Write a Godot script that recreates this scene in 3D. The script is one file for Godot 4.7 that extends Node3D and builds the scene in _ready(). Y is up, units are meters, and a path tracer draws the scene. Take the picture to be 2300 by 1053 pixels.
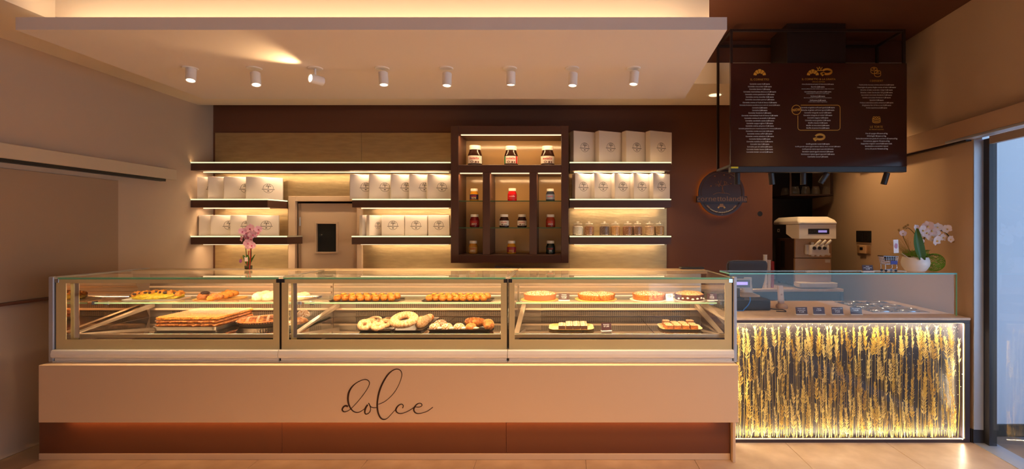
extends Node3D
# A pastry shop counter. World: x to the right, y up, camera looks along -z; depth below always means -z.
const F := 1100.0      # focal length in pixels of a 2300 x 1053 frame
const CX := 1265.0     # where the view axis meets the frame
const CY := 515.0
const EYE := 1.65      # height of the lens above the floor

var M := {}
var used := {}
var cache := {}
var rng := RandomNumberGenerator.new()
var sans: SystemFont
var sans_bold: SystemFont

func X(px: float, d: float) -> float: return (px - CX) * d / F
func Y(py: float, d: float) -> float: return EYE - (py - CY) * d / F
func P(px: float, py: float, d: float) -> Vector3: return Vector3(X(px, d), Y(py, d), -d)

# ---------------------------------------------------------------- mesh builder
class MB:
	var v := PackedVector3Array()
	var n := PackedVector3Array()
	var uv := PackedVector2Array()
	var ix := PackedInt32Array()
	var xf := Transform3D()
	func tri(a: Vector3, b: Vector3, c: Vector3) -> void:
		var k := v.size()
		var nn := (b - a).cross(c - a).normalized()
		for p in [a, b, c]:
			v.append(xf * (p as Vector3)); n.append((xf.basis * nn).normalized()); uv.append(Vector2(p.x, p.y))
		ix.append_array([k, k + 2, k + 1])
	func quad(a: Vector3, b: Vector3, c: Vector3, d: Vector3) -> void:
		var k := v.size()
		var nn := (c - a).cross(d - b).normalized()
		for p in [a, b, c, d]:
			v.append(xf * (p as Vector3)); n.append((xf.basis * nn).normalized())
		uv.append_array([Vector2(0, 1), Vector2(1, 1), Vector2(1, 0), Vector2(0, 0)])
		ix.append_array([k, k + 2, k + 1, k, k + 3, k + 2])
	func out_tri(a: Vector3, b: Vector3, c: Vector3, o: Vector3) -> void:
		if (b - a).cross(c - a).dot(a + b + c - o * 3.0) < 0.0: tri(a, c, b)
		else: tri(a, b, c)
	func out_quad(a: Vector3, b: Vector3, c: Vector3, d: Vector3, o: Vector3) -> void:
		if (c - a).cross(d - b).dot(a + b + c + d - o * 4.0) < 0.0: quad(a, d, c, b)
		else: quad(a, b, c, d)
	func box(c: Vector3, s: Vector3, ch := 0.0) -> void:
		var h := s * 0.5
		ch = minf(ch, minf(h.x, minf(h.y, h.z)) * 0.8)
		for ax in 3:
			var a1 := (ax + 1) % 3
			var a2 := (ax + 2) % 3
			for sg in [-1.0, 1.0]:
				var q: Array[Vector3] = []
				for st in [[-1, -1], [1, -1], [1, 1], [-1, 1]]:
					var p := Vector3()
					p[ax] = sg * h[ax]; p[a1] = st[0] * (h[a1] - ch); p[a2] = st[1] * (h[a2] - ch)
					q.append(c + p)
				out_quad(q[0], q[1], q[2], q[3], c)
		if ch <= 0.0: return
		for ax in 3:
			var a1 := (ax + 1) % 3
			var a2 := (ax + 2) % 3
			for s1 in [-1.0, 1.0]:
				for s2 in [-1.0, 1.0]:
					var q: Array[Vector3] = []
					for e in [[-1.0, 0], [1.0, 0], [1.0, 1], [-1.0, 1]]:
						var p := Vector3()
						p[ax] = e[0] * (h[ax] - ch)
						p[a1] = s1 * (h[a1] - (ch if e[1] == 1 else 0.0)); p[a2] = s2 * (h[a2] - (0.0 if e[1] == 1 else ch))
						q.append(c + p)
					out_quad(q[0], q[1], q[2], q[3], c)
		for sx in [-1.0, 1.0]:
			for sy in [-1.0, 1.0]:
				for sz in [-1.0, 1.0]:
					out_tri(c + Vector3(sx * h.x, sy * (h.y - ch), sz * (h.z - ch)), c + Vector3(sx * (h.x - ch), sy * h.y, sz * (h.z - ch)), c + Vector3(sx * (h.x - ch), sy * (h.y - ch), sz * h.z), c)
	func span(a: Vector3, b: Vector3, ch := 0.0) -> void:   # box between two corners
		box((a + b) * 0.5, (b - a).abs(), ch)
	func grid(rows: Array, wrap := true) -> void:           # rows of points, smooth
		var nr := rows.size()
		var nc: int = rows[0].size()
		var k := v.size()
		var nor: Array[PackedVector3Array] = []
		for i in nr:
			var r := PackedVector3Array()
			for j in nc:
				var jp := j + 1
				var jm := j - 1
				if wrap:
					jp = jp % nc; jm = (jm + nc) % nc
				else:
					jp = mini(jp, nc - 1); jm = maxi(jm, 0)
				var du: Vector3 = rows[i][jp] - rows[i][jm]
				var dv: Vector3 = rows[mini(i + 1, nr - 1)][j] - rows[maxi(i - 1, 0)][j]
				r.append(du.cross(dv))
			nor.append(r)
		for i in nr:
			var total := Vector3()
			if nor[i][0].length() < 1e-11 and nor[i][nc / 2].length() < 1e-11:
				for p in nor[clampi(i + (1 if i == 0 else -1), 0, nr - 1)]: total += p
			for j in nc:
				var q := nor[i][j]
				if q.length() < 1e-11: q = total if total != Vector3.ZERO else Vector3.UP
				v.append(xf * (rows[i][j] as Vector3)); n.append((xf.basis * q.normalized()).normalized()); uv.append(Vector2(float(j) / nc, float(i) / maxi(nr - 1, 1)))
		for i in nr - 1:
			for j in (nc if wrap else nc - 1):
				var a := k + i * nc + j
				var b := k + i * nc + (j + 1) % nc
				var c := b + nc
				var d := a + nc
				ix.append_array([a, c, b, a, d, c])
	func lathe(prof: Array, seg := 24, squash := 1.0) -> void:  # Vector2(radius, y); a repeated point is a crease
		var run: Array = []
		for i in prof.size() + 1:
			if i == prof.size() or (i > 0 and prof[i].distance_to(prof[i - 1]) < 1e-6):
				if run.size() > 1:
					var rows: Array = []
					for p in run:
						var r := PackedVector3Array()
						for j in seg:
							var a := -TAU * j / seg
							r.append(Vector3(p.x * cos(a), p.y, p.x * sin(a) * squash))
						rows.append(r)
					grid(rows)
				run = []
			if i < prof.size(): run.append(prof[i])
	func tube(pts: Array, rad, seg := 8, flat := 1.0) -> void:
		var rows: Array = []
		var side := Vector3.RIGHT
		for i in pts.size():
			var t: Vector3 = (pts[mini(i + 1, pts.size() - 1)] - pts[maxi(i - 1, 0)])
			if t.length() < 1e-9: t = Vector3.UP
			t = t.normalized()
			if i == 0: side = t.cross(Vector3.UP if absf(t.y) < 0.9 else Vector3.RIGHT).normalized()
			else: side = (side - t * side.dot(t)).normalized()
			var up := t.cross(side)
			var r: float = rad[i] if rad is Array else rad
			var row := PackedVector3Array()
			for j in seg:
				var a := TAU * j / seg
				row.append(pts[i] + side * cos(a) * r + up * sin(a) * r * flat)
			rows.append(row)
		rows.push_front(_ring(pts[0], seg))
		rows.append(_ring(pts[pts.size() - 1], seg))
		grid(rows)
	func _ring(p: Vector3, seg: int) -> PackedVector3Array:
		var m := PackedVector3Array()
		for j in seg: m.append(p)
		return m
	func extrude(poly: PackedVector2Array, z0: float, z1: float) -> void:   # polygon in x,y
		if Geometry2D.is_polygon_clockwise(poly): pass
		else:
			poly = poly.duplicate(); poly.reverse()
		var t := Geometry2D.triangulate_polygon(poly)
		var za := minf(z0, z1)
		var zb := maxf(z0, z1)
		for i in range(0, t.size(), 3):
			var a := poly[t[i]]
			var b := poly[t[i + 1]]
			var c := poly[t[i + 2]]
			if (b - a).cross(c - a) < 0.0:
				var s := b; b = c; c = s
			tri(Vector3(a.x, a.y, zb), Vector3(b.x, b.y, zb), Vector3(c.x, c.y, zb))
			tri(Vector3(a.x, a.y, za), Vector3(c.x, c.y, za), Vector3(b.x, b.y, za))
		var area := 0.0
		for i in poly.size(): area += poly[i].cross(poly[(i + 1) % poly.size()])
		for i in poly.size():
			var a := poly[i]
			var b := poly[(i + 1) % poly.size()]
			if area < 0.0:
				var s := a; a = b; b = s
			quad(Vector3(a.x, a.y, za), Vector3(b.x, b.y, za), Vector3(b.x, b.y, zb), Vector3(a.x, a.y, zb))
	func mesh() -> ArrayMesh:
		var ar := []
		ar.resize(Mesh.ARRAY_MAX)
		ar[Mesh.ARRAY_VERTEX] = v; ar[Mesh.ARRAY_NORMAL] = n; ar[Mesh.ARRAY_TEX_UV] = uv; ar[Mesh.ARRAY_INDEX] = ix
		var m := ArrayMesh.new()
		m.add_surface_from_arrays(Mesh.PRIMITIVE_TRIANGLES, ar)
		return m

func cbox(s: Vector3, ch := 0.002) -> ArrayMesh:
	var key := "b%s%f" % [s, ch]
	if not cache.has(key):
		var b := MB.new(); b.box(Vector3.ZERO, s, ch); cache[key] = b.mesh()
	return cache[key]

func spanm(a: Vector3, b: Vector3, ch := 0.002) -> ArrayMesh:
	var m := MB.new(); m.span(a, b, ch); return m.mesh()

func lathem(prof: Array, seg := 24, squash := 1.0) -> ArrayMesh:
	var m := MB.new(); m.lathe(prof, seg, squash); return m.mesh()

func tubem(pts: Array, rad, seg := 8, flat := 1.0) -> ArrayMesh:
	var m := MB.new(); m.tube(pts, rad, seg, flat); return m.mesh()

func curve(pts: Array, per := 6) -> Array:     # Catmull-Rom through the points
	var o := []
	for i in pts.size() - 1:
		var a = pts[maxi(i - 1, 0)]
		var b = pts[i]
		var c = pts[i + 1]
		var d = pts[mini(i + 2, pts.size() - 1)]
		for k in per:
			var t := float(k) / per
			o.append(0.5 * (2.0 * b + (c - a) * t + (2.0 * a - 5.0 * b + 4.0 * c - d) * t * t + (3.0 * b - 3.0 * c + d - a) * t * t * t))
	o.append(pts[pts.size() - 1])
	return o

func blob(r: Vector3, sd: int, amp := 0.1, freq := 1.5, flat := 0.6, seg := 20, rings := 12) -> ArrayMesh:  # lump that rests on y = 0
	var nz := FastNoiseLite.new()
	nz.seed = sd; nz.frequency = freq; nz.noise_type = FastNoiseLite.TYPE_SIMPLEX
	var rows := []
	for i in rings + 1:
		var th := -PI / 2 + PI * i / rings
		var row := PackedVector3Array()
		for j in seg:
			var a := -TAU * j / seg
			var d := Vector3(cos(th) * cos(a), sin(th), cos(th) * sin(a))
			var k := 1.0 + amp * nz.get_noise_3dv(d)
			if i == 0 or i == rings: k = 1.0
			var p := d * r * k
			p.y = maxf(p.y, -r.y * flat) + r.y * flat
			row.append(p)
		rows.append(row)
	var m := MB.new(); m.grid(rows); return m.mesh()

# ---------------------------------------------------------------- nodes
func numbered(called: String) -> String:
	var k: int = used.get(called, 0)
	used[called] = k + 1
	return called if k == 0 else "%s_%03d" % [called, k]

func thing(called: String, label: String, cat: String, at := Vector3.ZERO, turn := 0.0, group := "") -> Node3D:
	var o := Node3D.new()
	o.name = numbered(called); add_child(o)
	o.position = at; o.rotation.y = turn
	o.set_meta("label", label); o.set_meta("category", cat)
	if group: o.set_meta("group", group)
	return o

func part(called: String, mesh: Mesh, m: Material, parent: Node, at := Vector3.ZERO, rot := Vector3.ZERO, sc := Vector3.ONE) -> MeshInstance3D:
	var o := MeshInstance3D.new()
	o.name = called; o.mesh = mesh; o.material_override = m
	o.position = at; o.rotation = rot; o.scale = sc
	parent.add_child(o, true)
	return o

func single(called: String, mesh: Mesh, m: Material, label: String, cat: String, at := Vector3.ZERO, rot := Vector3.ZERO, group := "") -> MeshInstance3D:
	var o := part(numbered(called), mesh, m, self, at, rot)
	o.set_meta("label", label); o.set_meta("category", cat)
	if group: o.set_meta("group", group)
	return o

func struct(called: String, mesh: Mesh, m: Material, label := "") -> MeshInstance3D:
	var o := part(called, mesh, m, self)
	o.set_meta("kind", "structure")
	if label: o.set_meta("label", label)
	return o

func stuff(o: Node) -> Node:
	o.set_meta("kind", "stuff"); return o

func dup(src: Node3D, label: String, at: Vector3, turn := 0.0) -> Node3D:
	var o: Node3D = src.duplicate()
	o.name = numbered(String(src.name).rstrip("0123456789").trim_suffix("_")); add_child(o)
	o.position = at; o.rotation.y = turn
	o.set_meta("label", label)
	return o

func strip_light(parent: Node, at: Vector3, size: Vector2, energy: float, col: Color, towards: Vector3) -> void:
	var l := AreaLight3D.new()
	l.name = "strip_lamp"; l.area_size = size; l.light_energy = energy; l.light_color = col
	l.area_range = 12.0; l.shadow_enabled = true
	parent.add_child(l, true)
	var up := Vector3.UP if absf(towards.normalized().y) < 0.9 else Vector3.BACK
	l.transform = Transform3D(Basis.looking_at(towards, up), at)

func text(parent: Node, called: String, s: String, h: float, m: Material, at: Vector3, bold := false, align := 1, space := 0.0) -> MeshInstance3D:
	var o := part(called, textm(s, h, bold, align), m, parent, at)
	if space != 0.0: o.scale.x = 1.0 + space
	return o

func textm(s: String, h: float, bold := false, align := 1) -> Mesh:   # h: height of a capital letter
	var t := TextMesh.new()
	t.text = s; t.font = sans_bold if bold else sans; t.font_size = 24; t.depth = 0.0; t.curve_step = 1.5
	t.pixel_size = h / 17.2
	t.horizontal_alignment = [HORIZONTAL_ALIGNMENT_LEFT, HORIZONTAL_ALIGNMENT_CENTER, HORIZONTAL_ALIGNMENT_RIGHT][align]
	return t

func bent(src: Mesh, f: Callable) -> ArrayMesh:      # the same mesh with its points moved
	var m := ArrayMesh.new()
	for k in src.get_surface_count():
		var ar := src.surface_get_arrays(k)
		var vs: PackedVector3Array = ar[Mesh.ARRAY_VERTEX]
		var ns := PackedVector3Array()
		for i in vs.size():
			var p: Vector3 = vs[i]
			var e := 0.0005
			var q: Vector3 = f.call(p)
			ns.append(((f.call(p + Vector3(e, 0, 0)) - q) as Vector3).cross(f.call(p + Vector3(0, e, 0)) - q).normalized())
			vs[i] = q
		var o := []
		o.resize(Mesh.ARRAY_MAX)
		o[Mesh.ARRAY_VERTEX] = vs; o[Mesh.ARRAY_NORMAL] = ns; o[Mesh.ARRAY_INDEX] = ar[Mesh.ARRAY_INDEX]
		m.add_surface_from_arrays(Mesh.PRIMITIVE_TRIANGLES, o)
	return m

# ---------------------------------------------------------------- materials
func rgb(r: int, g: int, b: int) -> Color: return Color8(r, g, b)

func mt(col: Color, rough := 0.5, metal := 0.0) -> StandardMaterial3D:
	var m := StandardMaterial3D.new()
	m.albedo_color = col; m.roughness = rough; m.metallic = metal
	return m

func glow(col: Color, e: float) -> StandardMaterial3D:
	var m := mt(Color(0.9, 0.9, 0.9), 0.5)
	m.emission_enabled = true; m.emission = col; m.emission_energy_multiplier = e
	return m

func glass(alpha := 0.03, rough := 0.02, tint := Color(0.85, 0.95, 0.9)) -> StandardMaterial3D:
	var m := mt(Color(tint.r, tint.g, tint.b, alpha), rough)
	m.transparency = BaseMaterial3D.TRANSPARENCY_ALPHA
	return m

func noise_tex(cols: Array, freq: float, sd: int, size := 256, oct := 4) -> NoiseTexture2D:
	var t := NoiseTexture2D.new()
	t.width = size; t.height = size; t.seamless = true
	var z := FastNoiseLite.new()
	z.seed = sd; z.frequency = freq; z.fractal_octaves = oct
	t.noise = z
	var g := Gradient.new()
	var offs := PackedFloat32Array()
	var cs := PackedColorArray()
	for i in cols.size():
		offs.append(cols[i][0]); cs.append(cols[i][1])
	g.offsets = offs; g.colors = cs
	t.color_ramp = g
	return t

func speckled(cols: Array, freq: float, sd: int, scale: float, rough := 0.7, bump := 0.0, size := 256) -> StandardMaterial3D:
	var m := mt(Color.WHITE, rough)
	m.albedo_texture = noise_tex(cols, freq, sd, size)
	m.uv1_triplanar = true
	m.uv1_scale = Vector3.ONE * scale
	if bump > 0.0:
		var t := NoiseTexture2D.new()
		t.width = 256; t.height = 256; t.seamless = true; t.as_normal_map = true; t.bump_strength = bump
		var z := FastNoiseLite.new()
		z.seed = sd + 5; z.frequency = freq * 1.5
		t.noise = z
		m.normal_enabled = true; m.normal_texture = t
	return m

# ---------------------------------------------------------------- the scene
const D_COVE := 3.23      # front face of the lowered bulkhead
const D_CREAM := 3.41     # front of the cream counter
const D_CASE := 3.5       # glass fronts of the cases
const D_BAR := 3.79       # front of the counter on the right
const D_SHELF := 5.3
const D_WALL := 5.64
const WARM := Color(1.0, 0.81, 0.58)
const WARM2 := Color(1.0, 0.86, 0.67)
const XL := -4.03         # left wall

func _ready() -> void:
	rng.seed = 7
	setup()
	materials()
	structure()
	ceiling_lights()
	back_wall_things()
	display_cabinet()
	boxes()
	counter_base()
	cases()
	pastries()
	bar_counter()
	bar_things()
	back_bar()
	menu_board()
	wall_sign()
	plants()

func setup() -> void:
	var cam := Camera3D.new()
	cam.name = "camera"; add_child(cam)
	cam.position = Vector3(0, EYE, 0)
	var near := 0.05
	cam.set_frustum(near * 1053.0 / F, Vector2((1150.0 - CX) / F * near, -(526.5 - CY) / F * near), near, 100.0)
	cam.current = true
	var sky := Sky.new()
	var sm := ProceduralSkyMaterial.new()
	sm.sky_top_color = Color(0.42, 0.64, 0.92); sm.sky_horizon_color = Color(0.76, 0.87, 0.96)
	sm.ground_bottom_color = Color(0.4, 0.45, 0.52); sm.ground_horizon_color = Color(0.72, 0.83, 0.98)
	sm.sky_energy_multiplier = 1.3; sm.ground_energy_multiplier = 1.3
	sky.sky_material = sm
	var e := Environment.new()
	e.background_mode = Environment.BG_SKY; e.sky = sky
	e.tonemap_mode = Environment.TONE_MAPPER_LINEAR
	e.tonemap_exposure = 1.0
	e.sdfgi_enabled = true; e.ssao_enabled = true; e.ssil_enabled = true
	var w := WorldEnvironment.new()
	w.name = "surroundings"; w.environment = e; add_child(w)
	# the sun stands behind the building and reaches only the street beyond the glass door
	var sun := DirectionalLight3D.new()
	sun.name = "sun"; sun.light_energy = 4.2; sun.light_color = Color(0.8, 0.91, 1.0); sun.light_angular_distance = 0.6; sun.shadow_enabled = true
	add_child(sun)
	sun.transform = Transform3D(Basis.looking_at(Vector3(0.55, -1.0, 0.12), Vector3.UP), Vector3(0, 8, 0))
	sans = SystemFont.new(); sans.font_names = PackedStringArray(["Droid Sans"])
	sans_bold = SystemFont.new(); sans_bold.font_names = PackedStringArray(["Droid Sans"]); sans_bold.font_weight = 700

func materials() -> void:
	M.cream = mt(rgb(224, 194, 160), 0.45)
	M.ceil = mt(rgb(232, 216, 198), 0.75)
	M.panel = mt(rgb(226, 216, 210), 0.75)
	M.taupe = mt(rgb(190, 164, 140), 0.7)
	M.taupe_dark = mt(rgb(160, 132, 106), 0.7)
	M.brown = mt(rgb(104, 62, 42), 0.6)
	M.brown_ceil = mt(rgb(86, 48, 32), 0.55)
	M.brown_satin = mt(rgb(92, 58, 44), 0.42)
	M.kick = mt(rgb(108, 58, 34), 0.4)
	M.black = mt(rgb(22, 18, 18), 0.5)
	M.charcoal = mt(rgb(44, 42, 46), 0.4)
	M.white = mt(rgb(238, 234, 228), 0.45)
	M.card = mt(rgb(226, 212, 200), 0.6)
	M.steel = mt(rgb(190, 184, 176), 0.28, 0.9)
	M.mirror_steel = mt(rgb(112, 100, 88), 0.06, 0.95)
	M.back_steel = mt(rgb(196, 178, 156), 0.32, 0.8)
	M.chrome = mt(rgb(210, 210, 212), 0.12, 1.0)
	M.alu = mt(rgb(186, 190, 198), 0.4, 0.5)
	M.border = mt(rgb(214, 196, 144), 0.25)
	M.edge = mt(rgb(120, 190, 150), 0.2)
	M.edge_blue = mt(rgb(110, 190, 190), 0.15)
	M.glass = glass(0.02)
	M.glass_green = glass(0.1, 0.02, Color(0.5, 0.75, 0.6))
	M.door_leaf = mt(rgb(206, 176, 146), 0.55)
	M.led = glow(Color(1.0, 0.86, 0.66), 1.4)
	M.led_green = glow(Color(0.95, 1.0, 0.78), 1.1)
	M.bulb = glow(Color(1.0, 0.92, 0.8), 4.0)
	M.gold = mt(Color(0.86, 0.66, 0.26), 0.35, 0.0)
	M.gold_print = mt(rgb(206, 148, 44), 0.4)
	M.white_print = mt(rgb(240, 236, 230), 0.5)
	M.dark_print = mt(rgb(52, 22, 12), 0.5)
	M.stone = speckled([[0.0, rgb(206, 180, 154)], [1.0, rgb(222, 198, 172)]], 0.02, 3, 3.0, 0.3)
	# brushed champagne metal: fine lines along x
	var bm := mt(rgb(200, 174, 130), 0.38, 0.8)
	bm.albedo_texture = noise_tex([[0.0, Color(0.9, 0.9, 0.9)], [1.0, Color(1, 1, 1)]], 0.03, 9)
	var nt := NoiseTexture2D.new()
	nt.width = 512; nt.height = 512; nt.seamless = true; nt.as_normal_map = true; nt.bump_strength = 3.0
	var z := FastNoiseLite.new()
	z.seed = 4; z.frequency = 0.02; z.fractal_octaves = 3
	nt.noise = z
	bm.normal_enabled = true; bm.normal_texture = nt; bm.normal_scale = 0.35
	bm.uv1_triplanar = true; bm.uv1_scale = Vector3(0.5, 3.0, 0.5)
	M.brushed = bm
	# floor tile: warm greige stone with faint clouds
	var ft := speckled([[0.0, rgb(176, 148, 124)], [0.5, rgb(190, 162, 136)], [1.0, rgb(204, 178, 152)]], 0.012, 21, 1.3, 0.35)
	M.tile = ft
	M.grout = mt(rgb(150, 124, 102), 0.8)

func wallx(s: float) -> float: return 3.17 + 0.082 * s   # inner face of the right wall, s metres behind the bar front

func structure() -> void:
	# floor: slab with tiles as far as they can be told apart
	var floor_node := struct("floor", spanm(Vector3(-4.4, -0.2, 4.2), Vector3(3.6, -0.004, -7.2), 0.0), M.grout, "beige floor of large square tiles")
	var tile := cbox(Vector3(0.777, 0.012, 0.777), 0.0015)
	for i in 11:
		for j in 8:
			var x := -2.96 - 0.78 + 0.39 + 0.78 * i
			if x > 3.3: continue
			part("tile", tile, M.tile, floor_node, Vector3(x, -0.006, 1.95 - 0.78 * j))
	# walls
	var mb := MB.new(); mb.span(Vector3(XL - 0.2, 0, 4.0), Vector3(XL, 3.6, -6.0)); struct("wall_left", mb.mesh(), M.taupe, "plain taupe wall on the left")
	mb = MB.new()
	var dx0 := X(663, 5.62)
	var dx1 := X(802, 5.62)
	mb.span(Vector3(XL, 0, -D_WALL), Vector3(dx0, 3.6, -D_WALL - 0.2))
	mb.span(Vector3(dx1, 0, -D_WALL), Vector3(2.2, 3.6, -D_WALL - 0.2))
	mb.span(Vector3(dx0, Y(452, 5.62), -D_WALL), Vector3(dx1, 3.6, -D_WALL - 0.2))
	mb.span(Vector3(2.2, 0, -D_WALL), Vector3(X(1735, D_WALL), 3.6, -6.9))
	struct("wall_back", mb.mesh(), M.brown, "dark brown wall behind the counter")
	struct("wall_alcove", spanm(Vector3(2.2, 0, -6.7), Vector3(3.9, 3.6, -6.9), 0.0), M.black, "black wall at the end of the alcove")
	mb = MB.new()
	mb.span(Vector3(dx0 - 0.5, 0, -7.0), Vector3(dx1 + 0.5, 2.6, -7.1)); mb.span(Vector3(dx0 - 0.6, 0, -D_WALL - 0.2), Vector3(dx0 - 0.5, 2.6, -7.1))
	mb.span(Vector3(dx1 + 0.5, 0, -D_WALL - 0.2), Vector3(dx1 + 0.6, 2.6, -7.1)); mb.span(Vector3(dx0 - 0.6, 2.5, -D_WALL - 0.2), Vector3(dx1 + 0.6, 2.6, -7.1))  # unseen sides and lid, placed to keep skylight out of the passage
	struct("wall_passage", mb.mesh(), M.charcoal, "dark wall seen through the door window")
	# right wall, a little out of square
	var wr := Node3D.new()
	var turn := Transform3D(Basis(Vector3.UP, -atan(0.082)), Vector3(3.17, 0, -D_BAR))
	mb = MB.new(); mb.xf = turn
	mb.span(Vector3(0, 0, 0), Vector3(0.068, 3.6, -3.3))
	mb.span(Vector3(0, 2.36, 0), Vector3(0.068, 3.6, 6.9))
	struct("wall_right", mb.mesh(), M.taupe, "tan wall on the right with the sliding door opening")
	wr.free()
	mb = MB.new(); mb.xf = turn
	mb.span(Vector3(-0.004, 0.0, 0.003), Vector3(0.072, 0.105, 0.012)); mb.span(Vector3(-0.012, 0.0, 0.0), Vector3(-0.0, 0.105, -0.02))
	struct("baseboard_jamb", mb.mesh(), M.charcoal, "dark skirting at the foot of the door jamb")
	mb = MB.new(); mb.xf = turn
	mb.span(Vector3(0.0, 0.105, 0.012), Vector3(0.07, 2.344, -0.0), 0.001)
	struct("trim_1", mb.mesh(), M.alu, "pale metal jamb beside the glass door")
	mb = MB.new(); mb.xf = turn
	mb.span(Vector3(-0.07, 2.345, -1.6), Vector3(0.0, 2.5, 6.5), 0.004)
	struct("trim_2", mb.mesh(), mt(rgb(176, 146, 122), 0.4), "sliding door track casing along the right wall")
	mb = MB.new(); mb.xf = turn
	mb.span(Vector3(-0.05, 2.333, -1.6), Vector3(-0.01, 2.346, 0.0), 0.0)
	struct("trim_3", mb.mesh(), M.black, "black slot under the sliding door track")
	mb = MB.new(); mb.xf = turn
	mb.span(Vector3(-0.074, 2.345, -0.2), Vector3(-0.0, 2.365, 6.5), 0.003)
	struct("trim_4", mb.mesh(), M.alu, "bright metal lip under the sliding door track")
	# glass sliding door in the opening
	mb = MB.new(); mb.xf = turn
	mb.quad(Vector3(0.09, 0.01, 0.06), Vector3(0.09, 0.01, 2.2), Vector3(0.09, 2.3, 2.2), Vector3(0.09, 2.3, 0.06))
	var dg := struct("door_2", mb.mesh(), M.glass, "glass sliding door in the right wall")
	mb = MB.new(); mb.xf = turn
	mb.span(Vector3(0.075, 0, 0.0), Vector3(0.13, 2.344, 0.06)); part("door_seal", mb.mesh(), M.charcoal, dg)
	mb = MB.new(); mb.xf = turn
	mb.span(Vector3(0.075, 2.3, 0.06), Vector3(0.11, 2.36, 6.8)); part("door_head", mb.mesh(), mt(rgb(150, 130, 112), 0.4), dg)
	mb = MB.new(); mb.xf = turn
	mb.quad(Vector3(0.12, 0.01, 2.1), Vector3(0.12, 0.01, 6.8), Vector3(0.12, 2.3, 6.8), Vector3(0.12, 2.3, 2.1)); part("fixed_pane", mb.mesh(), M.glass, dg)
	mb = MB.new(); mb.xf = turn
	mb.span(Vector3(0.0, -0.003, 0.0), Vector3(0.16, 0.004, 6.8)); struct("trim_5", mb.mesh(), M.alu, "metal threshold of the sliding door")
	# outside the door
	struct("wall_outside", spanm(Vector3(3.27, 0, -3.93), Vector3(9.0, 3.5, -4.1), 0.0), mt(rgb(222, 228, 234), 0.6), "pale outside wall seen through the glass door")
	struct("baseboard_outside", spanm(Vector3(3.30, 0, -3.91), Vector3(9.0, 0.09, -3.93), 0.0), M.charcoal, "dark skirting of the outside wall")
	struct("ground_outside", spanm(Vector3(3.25, -0.3, 14.0), Vector3(4.9, -0.01, -7.0), 0.0), mt(rgb(120, 122, 128), 0.8), "dark paving outside the glass door")
	mb = MB.new(); mb.span(Vector3(-20, -0.35, 30.0), Vector3(4.9, -0.02, 4.2)); mb.span(Vector3(4.9, -0.35, 30.0), Vector3(40, -0.02, -7.0))
	struct("unseen_ground_street", mb.mesh(), mt(rgb(214, 212, 208), 0.8), "unseen pale street paving, placed to brighten reflections in the glass guard")  # out of view, kept pale to brighten the reflected street
	# unseen shop front behind the viewer; opening sized for the daylight let in
	mb = MB.new()
	mb.span(Vector3(-4.3, 0, 3.0), Vector3(1.7, 3.6, 3.2)); mb.span(Vector3(1.7, 2.4, 3.0), Vector3(3.0, 3.6, 3.2)); mb.span(Vector3(2.5, 0, 3.0), Vector3(3.0, 2.4, 3.2))
	struct("wall_front", mb.mesh(), M.taupe, "unseen shop front wall around an opening sized for the daylight")
	mb = MB.new(); mb.quad(Vector3(1.7, 0.02, 3.1), Vector3(2.5, 0.02, 3.1), Vector3(2.5, 2.4, 3.1), Vector3(1.7, 2.4, 3.1))
	var wf := struct("unseen_window_1", mb.mesh(), M.glass, "unseen shop window behind the viewer, sized for the daylight let in")
	mb = MB.new()
	for x in [1.73, 2.48]: mb.span(Vector3(x - 0.03, 0, 3.06), Vector3(x + 0.03, 2.4, 3.14))
	part("window_frame", mb.mesh(), M.charcoal, wf)
	# ceilings
	struct("ceiling", spanm(Vector3(0.963, 3.43, 3.2), Vector3(3.9, 3.6, -7.0), 0.0), M.brown_ceil, "dark brown ceiling on the right")
	struct("ceiling_front", spanm(Vector3(-4.3, 3.43, 3.2), Vector3(0.963, 3.6, -D_COVE), 0.0), M.ceil, "cream ceiling in front of the bulkhead")
	struct("unseen_ceiling_rear", spanm(Vector3(-4.3, 3.43, -5.41), Vector3(0.963, 3.7, -7.2), 0.0), M.brown_ceil, "unseen dark ceiling slab behind the bulkhead, shutting out the sky")  # out of view, closes the gap so no skylight leaks in
	var hb := 3.022
	mb = MB.new()
	mb.span(Vector3(XL, hb, -D_COVE), Vector3(0.963, 3.7, -5.41))
	mb.span(Vector3(XL, hb, 3.0), Vector3(-3.35, 3.43, -D_COVE))
	struct("trim_6", mb.mesh(), M.ceil, "cream lowered bulkhead round the light cove")
	mb = MB.new()
	mb.span(Vector3(0.963, hb, -4.616), Vector3(3.5, 3.22, -5.41))
	struct("trim_7", mb.mesh(), M.ceil, "cream bulkhead beam behind the menu board")
	struct("trim_8", spanm(Vector3(0.963, 3.22, -4.63), Vector3(3.5, 3.44, -5.41), 0.0), M.brown_ceil, "brown strip above the cream beam")
	struct("trim_9", spanm(Vector3(-3.565, hb - 0.002, 2.0), Vector3(-3.545, hb + 0.01, -3.0), 0.0), M.brown, "dark strip standing for the shade of a groove along the left bulkhead")  # solid brown strip painted in as the shade of a groove
	# floating ceiling panel
	var y0 := 2.85
	mb = MB.new()
	var a := X(35, 2.946)
	var b := X(1633, 2.946)
	var c := X(1537, 4.505)
	var d := X(458, 4.505)
	mb.xf = Transform3D(Basis(Vector3.RIGHT, Vector3.FORWARD, Vector3.UP), Vector3.ZERO)   # polygon x,y -> x,-z ; extrusion -> y
	mb.extrude(PackedVector2Array([Vector2(a, 2.946), Vector2(b, 2.946), Vector2(c, 4.505), Vector2(d, 4.505)]), y0, y0 + 0.076)
	struct("trim_10", mb.mesh(), M.panel, "floating cream ceiling panel with round spotlights")
	# cove strips on the panel
	var cove := thing("cove_light", "warm light strip hidden on top of the floating ceiling panel", "light", Vector3(0, y0 + 0.076, 0))
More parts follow.
